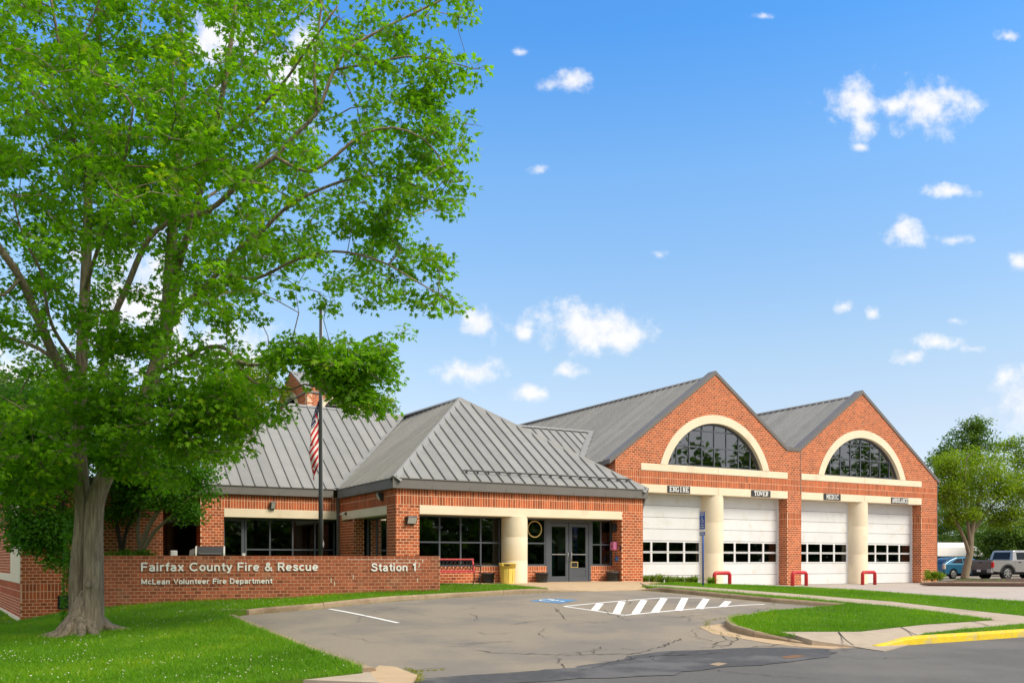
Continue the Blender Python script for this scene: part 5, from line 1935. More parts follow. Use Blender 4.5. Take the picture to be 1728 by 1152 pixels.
# ------------------------------------------------------------------ vehicles in the rear car park
def arc(cx, cz, r, a0, a1, n=10):
    return [(cx + r * math.cos(a), cz + r * math.sin(a)) for a in np.linspace(a0, a1, n)]


def wheel(t, x, y, r, w, side):
    mb = MB()
    mb.tube([(x, y - w / 2, r), (x, y - w / 2 + .03, r), (x, y + w / 2 - .03, r), (x, y + w / 2, r)], [r * .94, r, r, r * .94], 28)
    wh = mb.build('tyre', M['tyre'], t, world=False)
    mb = MB()
    yo = y + side * w / 2
    ring = [(x + q * math.cos(a), yo + side * e, r + q * math.sin(a)) for a in np.linspace(0, 2 * math.pi, 25)[:-1] for q, e in ((r * .66, .004), (r * .60, .012))]
    n = 24
    mb.add(ring, [(2 * i, 2 * ((i + 1) % n), 2 * ((i + 1) % n) + 1, 2 * i + 1) for i in range(n)])
    for k in range(6):
        a = 2 * math.pi * k / 6
        mb.bar((x, yo + side * .008, r), (x + r * .63 * math.cos(a), yo + side * .008, r + r * .63 * math.sin(a)), .075, .02, up=(0, 1, 0))
    mb.build('rim', M['rim'], wh, world=False)


def sheet(mb, pts, side, y, off, mi=0):
    """flat polygon on the vehicle's side"""
    p = [(x, side * (y(z) if callable(y) else y) + side * off, z) for x, z in pts]
    mb.add(p, [tuple(range(len(p))) if side < 0 else tuple(reversed(range(len(p))))], mi)


def pickup():
    t = thing('pickup_truck', 'silver grey crew cab pickup truck parked behind the small tree', 'pickup truck')
    L_, hw = 5.5, .98
    rw, fw, wr = 1.20, 4.55, .41
    low = [(0.0, .62)] + [(.05, .55), (rw - .52, .50)] + arc(rw, wr, .53, math.pi * .94, math.pi * .06)[0:] + [(fw - .52, .50)] + arc(fw, wr, .53, math.pi * .94, math.pi * .06) + \
        [(5.35, .48), (5.5, .60), (5.5, 1.02), (5.35, 1.14), (4.2, 1.24), (0.0, 1.26)]
    mb = MB(); mb.prism([(x, -hw, z) for x, z in low], (0, 2 * hw, 0))
    mb.build('body', M['truck'], t, world=False, bevel=.03)
    mb = MB()
    cab = [(1.62, 1.24), (1.80, 1.86), (1.95, 1.90), (3.25, 1.90), (3.45, 1.86), (4.25, 1.24)]
    n = len(cab)
    ins = lambda z: hw - .03 - (z - 1.24) * .22
    vs = [(x, -ins(z), z) for x, z in cab] + [(x, ins(z), z) for x, z in cab]
    mb.add(vs, [tuple(range(n)), tuple(range(2 * n - 1, n - 1, -1))] + [(i, n + i, n + (i + 1) % n, (i + 1) % n) for i in range(n)])
    mb.build('cab', M['truck'], t, world=False, bevel=.03)
    for s in (-1, 1):
        for pts in ([(1.98, 1.30), (2.02, 1.76), (2.74, 1.78), (2.74, 1.30)], [(2.84, 1.30), (2.84, 1.78), (3.36, 1.77), (3.92, 1.32)]):
            mb = MB(); sheet(mb, pts, s, ins, .006); mb.build('window', M['carglass'], t, world=False)
        mb = MB()
        fl = arc(rw, wr, .62, math.pi * .97, math.pi * .03, 14)
        inn = arc(rw, wr, .515, math.pi * .03, math.pi * .97, 14)
        mb.prism([(x, s * (hw - .01), z) for x, z in fl + inn], (0, s * .05, 0))
        mb.prism([(x + fw - rw, s * (hw - .01), z) for x, z in fl + inn], (0, s * .05, 0))
        mb.build('wheel_flare', M['char'], t, world=False)
        mb = MB(); mb.box(-.012, s * (hw - .16), .80, .10, s * (hw + .008), 1.14); mb.box(-.016, s * (hw - .15), .955, .02, s * (hw + .01), .97, 1); mb.build('tail_lamp', [M['lamp_red'], M['char']], t, world=False, bevel=.01)
        for x in (2.08, 3.0):
            mb = MB(); mb.box(x, s * (hw + .003), 1.13, x + .20, s * (hw + .03), 1.165); mb.build('door_handle', M['black'], t, world=False)
        mb = MB(); mb.box(3.85, s * (hw + .01), 1.28, 4.0, s * (hw + .2), 1.46); mb.build('mirror', M['char'], t, world=False, bevel=.02)
        mb = MB(); mb.box(2.795, s * (hw + .001), .55, 2.80, s * (hw + .003), 1.24); mb.box(1.80, s * (hw + .001), .7, 1.805, s * (hw + .003), 1.24); mb.build('door_gap', M['black'], t, world=False)
        for x in (rw, fw):
            wheel(t, x, s * (hw - .16), wr, .28, s)
    mb = MB(); mb.prism([(1.655, -.70, 1.32), (1.78, -.64, 1.78), (1.78, .64, 1.78), (1.655, .70, 1.32)], (-.012, 0, .003)); mb.build('rear_window', M['carglass'], t, world=False)
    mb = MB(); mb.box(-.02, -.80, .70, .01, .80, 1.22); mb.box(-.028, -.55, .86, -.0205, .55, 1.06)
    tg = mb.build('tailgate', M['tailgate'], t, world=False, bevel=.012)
    mb = MB(); mb.box(-.035, -.10, 1.09, -.021, .10, 1.15); mb.build('latch', M['black'], tg, world=False)
    mb = MB(); mb.box(-.16, -.62, .46, .06, .62, .66, 0); mb.box(-.15, -hw + .02, .46, .06, -.62, .68, 1); mb.box(-.15, .62, .46, .06, hw - .02, .68, 1)
    mb.build('bumper', [M['black'], M['truck']], t, world=False, bevel=.02)
    mb = MB(); mb.box(-.168, -.155, .52, -.1605, .155, .66); mb.build('licence_plate', M['signwhite'], t, world=False)
    mb = MB(); mb.box(.1, -.75, 1.262, 1.55, .75, 1.30); mb.build('bed_cover', M['black'], t, world=False)
    mb = MB(); mb.box(.1, -.8, .34, 5.2, .8, .52); mb.build('underbody', M['black'], t, world=False)
    return t


def hatch():
    t = thing('hatchback_car', 'teal blue hatchback car half hidden by the brick corner', 'car')
    hw, rw, fw, wr = .86, .78, 3.45, .31
    low = [(.02, .42), (.12, .30), (rw - .38, .28)] + arc(rw, wr, .37, math.pi * .96, math.pi * .04) + [(fw - .37, .26)] + arc(fw, wr, .37, math.pi * .96, math.pi * .04) + \
        [(4.3, .30), (4.42, .48), (4.40, .70), (4.1, .84), (3.3, .98), (.30, 1.02), (.04, .98), (0, .7)]
    mb = MB(); mb.prism([(x, -hw, z) for x, z in low], (0, 2 * hw, 0)); mb.build('body', M['carblue'], t, world=False, bevel=.05)
    cab = [(.04, .98), (.55, 1.24), (1.2, 1.44), (1.9, 1.49), (2.5, 1.44), (3.45, .97)]
    n = len(cab); ins = lambda z: hw - .02 - max(0, z - .98) * .30
    mb = MB()
    vs = [(x, -ins(z), z) for x, z in cab] + [(x, ins(z), z) for x, z in cab]
    mb.add(vs, [tuple(range(n)), tuple(range(2 * n - 1, n - 1, -1))] + [(i, n + i, n + (i + 1) % n, (i + 1) % n) for i in range(n)])
    mb.build('cabin', M['carblue'], t, world=False, bevel=.03)
    mb = MB(); mb.prism([(.12, -.60, 1.03), (.55, -.56, 1.25), (1.08, -.54, 1.40), (1.08, .54, 1.40), (.55, .56, 1.25), (.12, .60, 1.03)], (-.01, 0, .02)); mb.build('rear_window', M['carglass'], t, world=False)
    for s in (-1, 1):
        for pts in ([(.62, 1.06), (1.15, 1.33), (1.62, 1.38), (1.62, 1.05)], [(1.70, 1.05), (1.70, 1.385), (2.4, 1.36), (3.05, 1.03)]):
            mb = MB(); sheet(mb, pts, s, ins, .006); mb.build('window', M['carglass'], t, world=False)
        mb = MB(); mb.box(-.02, s * (hw - .18), .66, .12, s * (hw + .006), .99); mb.build('tail_lamp', M['lamp_clear'], t, world=False, bevel=.02)
        for x in (rw, fw):
            wheel(t, x, s * (hw - .11), wr, .2, s)
    mb = MB(); mb.box(-.03, -.75, .36, .1, .75, .60); mb.build('bumper', M['carblue'], t, world=False, bevel=.03)
    mb = MB(); mb.box(.2, -.7, .18, 4.2, .7, .3); mb.build('underbody', M['black'], t, world=False)
    return t


def place_px(t, px, Y, rz):
    d = ray(px)
    x, y = Y * d[0], Y * d[1]
    t.location = (x, y, gz(x, y, -.02))
    t.rotation_euler = (0, 0, rz)


place_px(pickup(), 1655, 58.2, R(-12))
place_px(hatch(), 1577, 60.5, R(-10))
tr_ = thing('white_trailer', 'long white low trailer with a sloped roof behind the blue hatchback', 'trailer')
mb = MB()
mb.prism([(-1, 0, 1.72), (4.6, 0, 1.72), (4.15, .25, 2.42), (-1, .25, 2.42)], (0, 2.0, 0))
mb.prism([(-1, .25, 2.425), (4.14, .25, 2.425), (3.3, .9, 2.86), (-1, .9, 2.86)], (0, 1.0, 0))
mb.build('roof', M['trailer'], tr_, world=False)
mb = MB(); mb.box(-1, .12, .55, 4.4, 2.1, 1.715); mb.build('body', M['char'], tr_, world=False)
mb = MB(); mb.box(-1, .09, 1.70, 4.62, .115, 1.735); mb.build('trim', M['bark_dark'], tr_, world=False)
for x in (1.2, 2.1):
    wheel(tr_, x, .15, .33, .2, -1)
place_px(tr_, 1572, 74, R(-25))
tr_.location.z = -.45
# ------------------------------------------------------------------ trees
def PX(px, py, Y):
    d = ray(px)
    return Vector((Y * d[0], Y * d[1], HC + (HYP - py) / FPX * Y))


def project(p):
    X = CT * p[:, 0] - ST * p[:, 1]; Y = ST * p[:, 0] + CT * p[:, 1]
    return CXP + FPX * X / Y, HYP - FPX * (p[:, 2] - HC) / Y


SHAPES = {
    'maple': (np.array([(0, 0, 0), (-.50, .12, -.10), (-.22, .30, 0), (-.45, .66, -.12), (-.13, .60, 0), (0, 1.05, -.10), (.13, .60, 0), (.45, .66, -.12), (.22, .30, 0), (.50, .12, -.10)]),
              [(0, k + 1, k) for k in range(1, 9)]),
    'oval': (np.array([(0, 0, 0), (-.30, .48, -.06), (0, 1.0, -.05), (.30, .48, -.06)]), [(0, 2, 1), (0, 3, 2)]),
}


def unit(a):
    return a / (np.linalg.norm(a, axis=1)[:, None] + 1e-9)


def leaf_object(name, centers, outward, size, tint, shape, m, parent=None, droop=.5, flat=.6):
    n = len(centers)
    S, T = SHAPES[shape]
    up = np.array((0, 0, 1.0))
    nr = unit(flat * up + .75 * rng.normal(0, .6, (n, 3)) + .3 * outward)
    t = rng.normal(0, .8, (n, 3)) + .7 * outward - droop * up
    t = unit(t - nr * (t * nr).sum(1)[:, None])
    s = np.cross(t, nr)
    sz = size * rng.uniform(.65, 1.25, n)
    V = centers[:, None, :] + sz[:, None, None] * (S[None, :, 0:1] * s[:, None, :] + S[None, :, 1:2] * t[:, None, :] + S[None, :, 2:3] * nr[:, None, :])
    k = len(S)
    F = (np.array(T)[None] + (np.arange(n) * k)[:, None, None]).reshape(-1)
    me = np_mesh(name, V.reshape(-1, 3), 3, F, m, tint=np.repeat(np.clip(tint, 0, 1), k))
    ob = bpy.data.objects.new(name, me)
    if parent is not None:
        link(ob, parent)
    else:
        COL.objects.link(ob)
    tag(ob, kind='stuff')
    return ob


class Skeleton:
    def __init__(self):
        self.p, self.par, self.r = [], [], []

    def limb(self, pts, r0, r1, parent=-1, step=.3, power=1.0):
        pts = [Vector(p) for p in pts]
        cum = [0]
        for a, b in zip(pts, pts[1:]): cum.append(cum[-1] + (b - a).length)
        tot = cum[-1]
        prev = parent
        ids = []
        n = max(2, int(tot / step))
        # Catmull-Rom through the points
        for i in range(n + 1):
            s = tot * i / n
            k = min(len(pts) - 2, max(0, int(np.searchsorted(cum, s, side='right')) - 1))
            u = (s - cum[k]) / max(1e-6, cum[k + 1] - cum[k])
            p0, p1, p2, p3 = pts[max(0, k - 1)], pts[k], pts[k + 1], pts[min(len(pts) - 1, k + 2)]
            q = .5 * ((2 * p1) + (p2 - p0) * u + (2 * p0 - 5 * p1 + 4 * p2 - p3) * u * u + (3 * p1 - p0 - 3 * p2 + p3) * u ** 3)
            if i == 0 and parent >= 0:
                ids.append(parent); continue
            self.p.append(np.array(q)); self.par.append(prev); self.r.append(r0 + (r1 - r0) * (i / n) ** power)
            prev = len(self.p) - 1
            ids.append(prev)
        return ids

    def near(self, q):
        a = np.array(self.p) - np.array(q)
        return int(np.argmin((a ** 2).sum(1)))

    def branch(self, pts, r0, r1, **k):
        i = self.near(pts[0])
        return self.limb([self.p[i]] + list(pts[1:]), r0, r1, i, **k)

    def connect(self, targets, root, step=.35, wander=.06):
        """grow a twig path to every target from the closest wood, near targets first"""
        P = np.zeros((len(self.p) + len(targets) * 40, 3)); n = len(self.p)
        P[:n] = np.array(self.p)
        T = np.array(targets)
        d0 = np.array([((P[:n] - t) ** 2).sum(1).min() for t in T])
        for j in np.argsort(d0):
            t = T[j]
            dv = P[:n] - t
            d2 = np.sqrt((dv ** 2).sum(1)) + .35 * np.maximum(0, dv[:, 2] + .1)       # prefers wood below the target
            i = int(np.argmin(d2))
            a = P[i].copy()
            L_ = np.linalg.norm(t - a)
            m = max(1, int(L_ / step))
            sag = np.array((0, 0, .10 * L_))
            prev = i
            for k in range(1, m + 1):
                u = k / m
                q = a + (t - a) * u + sag * 4 * u * (1 - u) * .6 + (rng.normal(0, wander, 3) * min(1, L_) if k < m else 0)
                if n >= len(P): break
                P[n] = q
                self.p.append(q); self.par.append(prev); self.r.append(0.0)
                prev = n
                n += 1

    def radii(self, tip=.007, ex=2.3):
        n = len(self.p)
        acc = np.zeros(n)
        kids = np.zeros(n, int)
        for i in range(n):
            if self.par[i] >= 0: kids[self.par[i]] += 1
        r = np.zeros(n)
        for i in range(n - 1, -1, -1):
            own = acc[i] ** (1 / ex) if acc[i] > 0 else tip
            r[i] = max(own, self.r[i]) if self.r[i] > 0 else min(own, .09)
            if self.par[i] >= 0:
                acc[self.par[i]] += own ** ex
        return r

    def mesh(self, mb, r, sides=lambda r: 12 if r > .1 else (8 if r > .04 else (5 if r > .015 else 3))):
        n = len(self.p)
        ch = [[] for _ in range(n)]
        for i in range(n):
            if self.par[i] >= 0: ch[self.par[i]].append(i)
        starts = [i for i in range(n) if self.par[i] < 0]
        st = [(s, None) for s in starts]
        while st:
            s, pr = st.pop()
            chain = [s]
            while ch[chain[-1]]:
                c = sorted(ch[chain[-1]], key=lambda k: -r[k])
                for o in c[1:]: st.append((o, chain[-1]))
                chain.append(c[0])
            pts = [self.p[k] for k in chain]; rr = [r[k] for k in chain]
            if pr is not None:
                pts = [self.p[pr]] + pts; rr = [min(r[pr], rr[0] * 1.15)] + rr
            if len(pts) < 2: continue
            mb.tube(pts, rr, sides(max(rr)), cap=max(rr) > .03)


def sprays(cl, per, rad, flat=.6, tb=None):
    """leaf points scattered round the twig ends"""
    n = len(cl)
    c = np.repeat(cl, per, 0)
    off = rng.normal(0, 1, (n * per, 3))
    off = unit(off) * (rng.uniform(.15, 1, (n * per, 1)) ** .6) * rad
    off[:, 2] *= flat
    off[:, 2] -= .12 * (off[:, :2] ** 2).sum(1) / rad
    t = rng.normal(.45, .17, n * per) + np.repeat(rng.normal(0, .10, n) if tb is None else tb, per)
    return c + off, unit(off), t


def twiglets(mb, cl, k, rad):
    for c in cl:
        for _ in range(k):
            d = rng.normal(0, 1, 3); d[2] *= .5
            d = d / np.linalg.norm(d) * rad * rng.uniform(.5, 1)
            mb.tube([c, c + d * .55 + (0, 0, .02), c + d], [.006, .005, .003], 3, cap=False)


# ---- the big maple in front
MY = 20.0
base = PX(143, 1066, MY)
maple = thing('maple_tree', 'tall spreading maple with a forked furrowed trunk in the front lawn', 'tree', base)
sk = Skeleton()
lim = lambda pts: [PX(*p) for p in pts]
A = sk.limb(lim([(130, 1085, 20.05), (130, 1020, 20.0), (131, 960, 20.0), (138, 890, 20.0), (139, 835, 20.0), (134, 750, 20.0), (136, 660, 20.0), (139, 580, 20.0), (144, 480, 20.1), (148, 380, 20.2), (149, 300, 20.3),
                 (154, 230, 20.4), (160, 140, 20.5), (167, 40, 20.6), (172, -80, 20.7), (165, -190, 20.6)]), .19, .03, power=.95)
B = sk.limb(lim([(157, 1085, 19.9), (158, 1020, 19.9), (158, 960, 19.9), (158, 890, 19.9), (163, 840, 19.9), (186, 785, 20.0), (222, 725, 20.2), (245, 670, 20.4), (262, 620, 20.6), (280, 560, 20.9), (285, 480, 21.3), (291, 390, 21.6),
                 (299, 290, 22.0), (305, 200, 22.3), (311, 110, 22.5), (300, 20, 22.7), (288, -90, 22.8), (280, -180, 22.8)]), .235, .03, power=.9)
Lm = []
def br(pts, r0, r1): Lm.append(sk.branch(lim(pts), r0, r1))
br([(284, 520, 21.1), (300, 450, 20.7), (317, 395, 20.2), (337, 325, 19.6), (355, 255, 19.0), (371, 180, 18.5), (387, 90, 18.1), (400, -20, 17.8), (415, -130, 17.6)], 0.096, .025)
br([(140, 700, 20.0), (166, 655, 19.7), (178, 590, 19.3), (192, 535, 19.0), (216, 480, 18.8), (240, 422, 18.6), (264, 388, 18.5), (302, 368, 18.3), (348, 358, 18.2), (392, 322, 18.1), (430, 288, 18.0), (462, 266, 17.9),
    (500, 226, 17.9), (536, 188, 17.9), (562, 122, 17.9), (588, 84, 17.9), (640, 52, 18.0), (700, 22, 18.2), (762, -8, 18.4)], .080, .018)
br([(564, 120, 17.9), (620, 108, 17.7), (700, 95, 17.6), (785, 112, 17.5)], 0.028, .012)
br([(536, 188, 17.9), (530, 110, 17.6), (540, 30, 17.4), (550, -60, 17.2)], 0.032, .015)
br([(462, 266, 17.9), (520, 290, 17.6), (568, 262, 17.4), (612, 226, 17.3), (670, 216, 17.2), (722, 240, 17.2), (748, 278, 17.2)], 0.040, .012)
br([(285, 545, 21.0), (330, 500, 20.4), (366, 462, 19.8), (402, 420, 19.3), (440, 392, 19.0), (484, 350, 18.8), (535, 322, 18.7), (600, 300, 18.7), (665, 300, 18.8), (735, 330, 18.8)], 0.068, .012)
br([(366, 462, 19.8), (430, 470, 19.2), (500, 438, 18.6), (566, 424, 18.2), (640, 440, 18.0), (702, 474, 17.9), (762, 510, 17.9)], 0.040, .012)
br([(255, 640, 20.5), (300, 612, 20.0), (342, 588, 19.4), (378, 586, 19.0), (398, 606, 18.7), (424, 616, 18.4), (484, 609, 18.0), (545, 607, 17.7), (596, 612, 17.5), (640, 640, 17.4)], 0.060, .014)
br([(398, 606, 18.7), (418, 636, 18.4), (444, 651, 18.2), (492, 657, 17.9), (524, 648, 17.7), (580, 680, 17.5)], 0.032, .012)
br([(222, 725, 20.2), (260, 700, 19.6), (300, 705, 19.0), (340, 690, 18.5), (390, 700, 18.1), (430, 730, 17.9)], 0.036, .012)
br([(136, 665, 20.0), (114, 640, 19.7), (94, 605, 19.3), (76, 565, 19.0), (60, 528, 18.7), (40, 480, 18.4), (8, 430, 18.0), (-42, 370, 17.6), (-110, 290, 17.3), (-180, 200, 17.0)], 0.120, .03)
br([(94, 605, 19.3), (66, 588, 19.5), (28, 574, 19.8), (-14, 560, 20.0), (-90, 530, 20.4), (-180, 490, 20.8)], 0.048, .015)
br([(138, 620, 20.0), (120, 600, 19.5), (102, 575, 19.1), (86, 545, 18.8), (78, 510, 18.5), (70, 460, 18.0), (40, 400, 17.4), (20, 330, 16.8)], 0.048, .015)
br([(149, 262, 20.35), (120, 230, 20.8), (85, 190, 21.2), (48, 150, 21.6), (8, 114, 22.0), (-52, 60, 22.5), (-130, -30, 23.0)], 0.064, .02)
br([(149, 290, 20.3), (128, 250, 19.6), (120, 190, 19.0), (105, 110, 18.4), (90, 20, 17.9), (70, -80, 17.5)], 0.040, .015)
br([(147, 400, 20.2), (110, 380, 21.0), (70, 350, 22.0), (20, 330, 23.0), (-60, 300, 24.0)], 0.048, .015)
br([(144, 480, 20.1), (165, 420, 19.0), (190, 350, 17.8), (210, 270, 16.8), (225, 180, 16.0)], 0.048, .015)
br([(149, 330, 20.3), (180, 270, 21.5), (210, 200, 22.8), (230, 110, 24.0), (240, 20, 24.8)], 0.048, .015)
br([(291, 390, 21.6), (340, 340, 22.6), (400, 300, 23.6), (470, 250, 24.4), (540, 210, 25.0)], 0.048, .015)
br([(305, 200, 22.3), (360, 150, 23.0), (430, 90, 23.6), (500, 30, 24.0), (570, -40, 24.3)], 0.040, .015)
br([(355, 255, 19.0), (410, 205, 17.9), (470, 150, 17.0), (520, 80, 16.4), (570, 10, 16.0)], 0.040, .015)
br([(280, 560, 20.9), (310, 510, 22.0), (370, 470, 23.2), (440, 430, 24.0), (520, 400, 24.6)], 0.040, .015)
br([(133, 750, 20.0), (118, 775, 19.6), (90, 779, 19.1), (50, 775, 18.6), (0, 770, 18.1), (-70, 755, 17.6)], 0.044, .015)
br([(133, 770, 20.0), (116, 752, 20.4), (98, 744, 20.9), (70, 728, 21.5), (30, 718, 22.0), (-40, 700, 22.6)], 0.040, .015)
br([(40, 480, 18.4), (0, 500, 17.8), (-60, 480, 17.2), (-140, 440, 16.6)], 0.040, .015)

SIL = [(-430, 700), (-150, 800), (0, 835), (70, 850), (112, 800), (150, 745), (205, 800), (228, 842), (262, 838), (330, 790), (400, 770), (424, 728), (470, 742), (500, 676), (545, 664), (575, 684), (612, 706), (640, 698), (664, 640), (650, 585),
       (690, 560), (735, 520), (778, 520), (752, 470), (758, 425), (735, 395), (772, 330), (795, 265), (790, 225), (808, 208), (790, 165), (806, 110), (788, 75), (808, 8), (800, -110), (700, -250), (450, -340), (150, -370), (-150, -330), (-380, -150), (-450, 150), (-460, 500)]
GAPS = [(420, 250, 26, 20, .3), (250, 250, 26, 26, .35), (100, 300, 26, 30, .35), (545, 380, 30, 22, .4), (60, 60, 30, 24, .4), (300, 150, 22, 26, .4), (620, 60, 24, 24, .4), (20, 470, 26, 24, .3), (120, 500, 22, 30, .3), (232, 490, 46, 80, .06), (335, 560, 40, 40, .25), (560, 545, 120, 34, .12), (690, 330, 60, 28, .35), (720, 380, 40, 40, .3), (110, 420, 40, 30, .5), (590, 130, 30, 20, .5), (470, 470, 60, 30, .6),
        (352, 60, 30, 40, .35), (480, 90, 30, 60, .4), (690, 480, 50, 40, .6), (445, 560, 60, 30, .3), (140, 900, 60, 90, 0), (497, 648, 42, 50, .05), (622, 676, 34, 30, .06), (560, 678, 36, 18, .05), (360, 330, 40, 30, .6), (30, 340, 30, 30, .5), (620, 250, 30, 25, .5)]


def accept(p):
    x, y = project(p)
    ok = inside(SIL, x, y)
    w = np.ones(len(p))
    for gx_, gy_, a, b, k in GAPS:
        w = np.where(((x - gx_) / a) ** 2 + ((y - gy_) / b) ** 2 < 1, np.minimum(w, k), w)
    w = np.where((x > 560) & (y < 560), w * .8, w)
    return ok & (rng.uniform(0, 1, len(p)) < w)


def crown_points(c, rr, n, acc=None, pw=.45):
    out = np.zeros((0, 3))
    while len(out) < n:
        q = rng.normal(0, 1, (n * 3, 3))
        q = unit(q) * (rng.uniform(0, 1, (len(q), 1)) ** pw)
        q = np.array(c) + q * np.array(rr)
        if acc is not None: q = q[acc(q)]
        out = np.concatenate([out, q])
    return out[:n]


def lattice(c, rr):
    """radii given across, along the view and up, turned into the view's axes"""
    def f(n, acc=None, pw=.45):
        out = np.zeros((0, 3))
        while len(out) < n:
            q = unit(rng.normal(0, 1, (n * 3, 3))) * (rng.uniform(0, 1, (n * 3, 1)) ** pw) * np.array(rr)
            w = np.column_stack([q[:, 0] * CT + q[:, 1] * ST, -q[:, 0] * ST + q[:, 1] * CT, q[:, 2]]) + np.array(c)
            if acc is not None: w = w[acc(w)]
            out = np.concatenate([out, w])
        return out[:n]
    return f


cc = PX(215, 290, 20.3)
cl = lattice(cc, (8.8, 6.3, 9.3))(1520, accept, .5)
low = np.concatenate([lattice(PX(560, 640, 17.7), (.75, .9, .55))(28, accept, .5), lattice(PX(612, 682, 17.6), (.5, .6, .35))(13, accept, .5), lattice(PX(620, 620, 17.5), (.55, .7, .5))(16, accept, .6), lattice(PX(510, 605, 17.8), (.7, .7, .35))(15, accept, .6), lattice(PX(330, 240, 16.6), (3.4, 1.4, 3.2))(55, accept, .6), lattice(PX(400, 680, 18.2), (1.2, 1.0, .95))(38, accept, .5), lattice(PX(290, 730, 18.3), (1.3, 1.2, 1.2))(60, accept, .5),
                      lattice(PX(60, 770, 18.8), (1.5, 1.3, .9))(45, accept, .5), lattice(PX(690, 330, 18.2), (1.6, 1.0, 2.6))(45, accept, .5), lattice(PX(180, 690, 18.6), (.9, .8, .7))(35, accept, .5), lattice(PX(190, 785, 19.2), (.55, .3, .5))(14, accept, .6), lattice(PX(210, 560, 18.2), (1.6, .8, .9))(30, accept, .6), lattice(PX(730, 150, 17.8), (1.3, 1.0, 2.2))(36, accept, .6)])
cl = np.concatenate([cl, low])
sk.connect(cl, 0)
rad = sk.radii()
mb = MB()
sk.mesh(mb, rad)
twiglets(mb, cl, 4, .34)
# root flare
for a in np.linspace(0, 2 * math.pi, 14)[:-1]:
    a += random.uniform(-.2, .2)
    ln = random.uniform(.35, .95)
    q = base + Vector((math.cos(a) * .14 + .02, math.sin(a) * .14, .60))
    p1 = base + Vector((math.cos(a) * .27, math.sin(a) * .27, .32))
    a2 = a + random.uniform(-.25, .25)
    p2 = Vector((base.x + math.cos(a2) * .55, base.y + math.sin(a2) * .55, 0)); p2.z = gz(p2.x, p2.y, .17)
    p3 = Vector((base.x + math.cos(a2) * (.55 + ln * .5), base.y + math.sin(a2) * (.55 + ln * .5), 0)); p3.z = gz(p3.x, p3.y, .10)
    p4 = Vector((base.x + math.cos(a2) * (.55 + ln), base.y + math.sin(a2) * (.55 + ln), 0)); p4.z = gz(p4.x, p4.y, .03)
    mb.tube([q, p1, p2, p3, p4], [.07, .115, .085, .055, .02], 8)
mb.lathe((base.x + .01, base.y, base.z), [(.60, -.12), (.49, .05), (.41, .20), (.35, .40), (.27, .65), (.12, .95)], 18)
# a shallow knot
kp = PX(148, 986, 19.62)
mb.lathe((kp.x, kp.y, kp.z), [(.05, -.06), (.075, 0), (.05, .06)], 10)
tk = mb.build('trunk', M['bark'], maple)
pts_, out_, tt_ = sprays(cl, 52, .40)
leaf_object('crown', pts_, out_, .122, tt_, 'maple', M['leaf'], maple)

# ivy climbing the trunk
n = 1500
h = rng.uniform(0, 1, n) ** .8
zz = base.z + .05 + h * 2.45
ph = rng.normal(R(180), .55, n) - TH
rr_ = .30 - .05 * h + rng.uniform(.0, .05, n)
ax = np.array([PX(131 + (135 - 131) * t, 0, 20.0)[:2] for t in h])
ivp = np.column_stack([ax[:, 0] + np.cos(ph) * rr_, ax[:, 1] + np.sin(ph) * rr_, zz])
k = rng.uniform(0, 1, n) < (.35 + .65 * np.exp(-((ph + TH - R(180)) / .35) ** 2)) * (1 - .5 * h)
ivp = ivp[k]
iv = leaf_object('ivy', ivp, unit(np.column_stack([np.cos(ph[k]), np.sin(ph[k]), np.zeros(k.sum())])), .075, rng.normal(.5, .2, k.sum()), 'oval', M['leaf_under'], None)
tag(iv, 'green ivy climbing the left side of the big maple trunk', 'ivy'); del iv['kind']


# ---- other trees
def tree(name, label, base, stems, crowns, per, size, lm, bark, group=None, rad=.45, cat='tree', shape='oval', r0=.12, flat=.6, tint0=0.0):
    t = thing(name, label, cat, base, group=group)
    s = Skeleton()
    for i, (pts, ra, rb) in enumerate(stems):
        if i == 0: s.limb([Vector(p) for p in pts], ra, rb)
        else: s.branch([Vector(p) for p in pts], ra, rb)
    cl = np.concatenate([lattice(c, r_)(n_, None, .55) for c, r_, n_ in crowns])
    s.connect(cl, 0, .5)
    mb = MB()
    s.mesh(mb, s.radii(.008), lambda r: 9 if r > .08 else (6 if r > .03 else 3))
    mb.build('trunk', bark, t)
    p, o, tt = sprays(cl, per, rad, .7, rng.normal(tint0, .11, len(cl)))
    leaf_object('crown', p, o, size, tt, shape, lm, t, flat=flat)
    return t


def up_to(b, px, py, Y): return PX(px, py, Y)


tree('small_tree', 'small dark green tree with bent bare stems behind the left end of the sign wall', (PX(236, 946, 28.6).x, PX(236, 946, 28.6).y, -.4),
     [(lim([(236, 968, 28.6), (238, 930, 28.6), (250, 890, 28.5), (275, 850, 28.4), (300, 810, 28.3), (320, 760, 28.3)]), .10, .03), (lim([(238, 935, 28.6), (262, 895, 28.3), (292, 868, 28.0), (318, 840, 27.8)]), .075, .02),
      (lim([(237, 940, 28.6), (232, 890, 28.9), (238, 850, 29.1), (255, 800, 29.2)]), .07, .02)],
     [(PX(285, 785, 28.4), (1.15, 1.3, 1.05), 60), (PX(322, 815, 28.0), (.75, 1.0, .95), 34), (PX(240, 750, 28.8), (1.3, 1.3, 1.2), 60), (PX(318, 862, 27.8), (.4, .5, .35), 12), (PX(275, 838, 28.0), (.8, .9, .32), 26)], 75, .12, M['leaf_under'], M['bark_smooth'], 'small trees between the maple and the station')
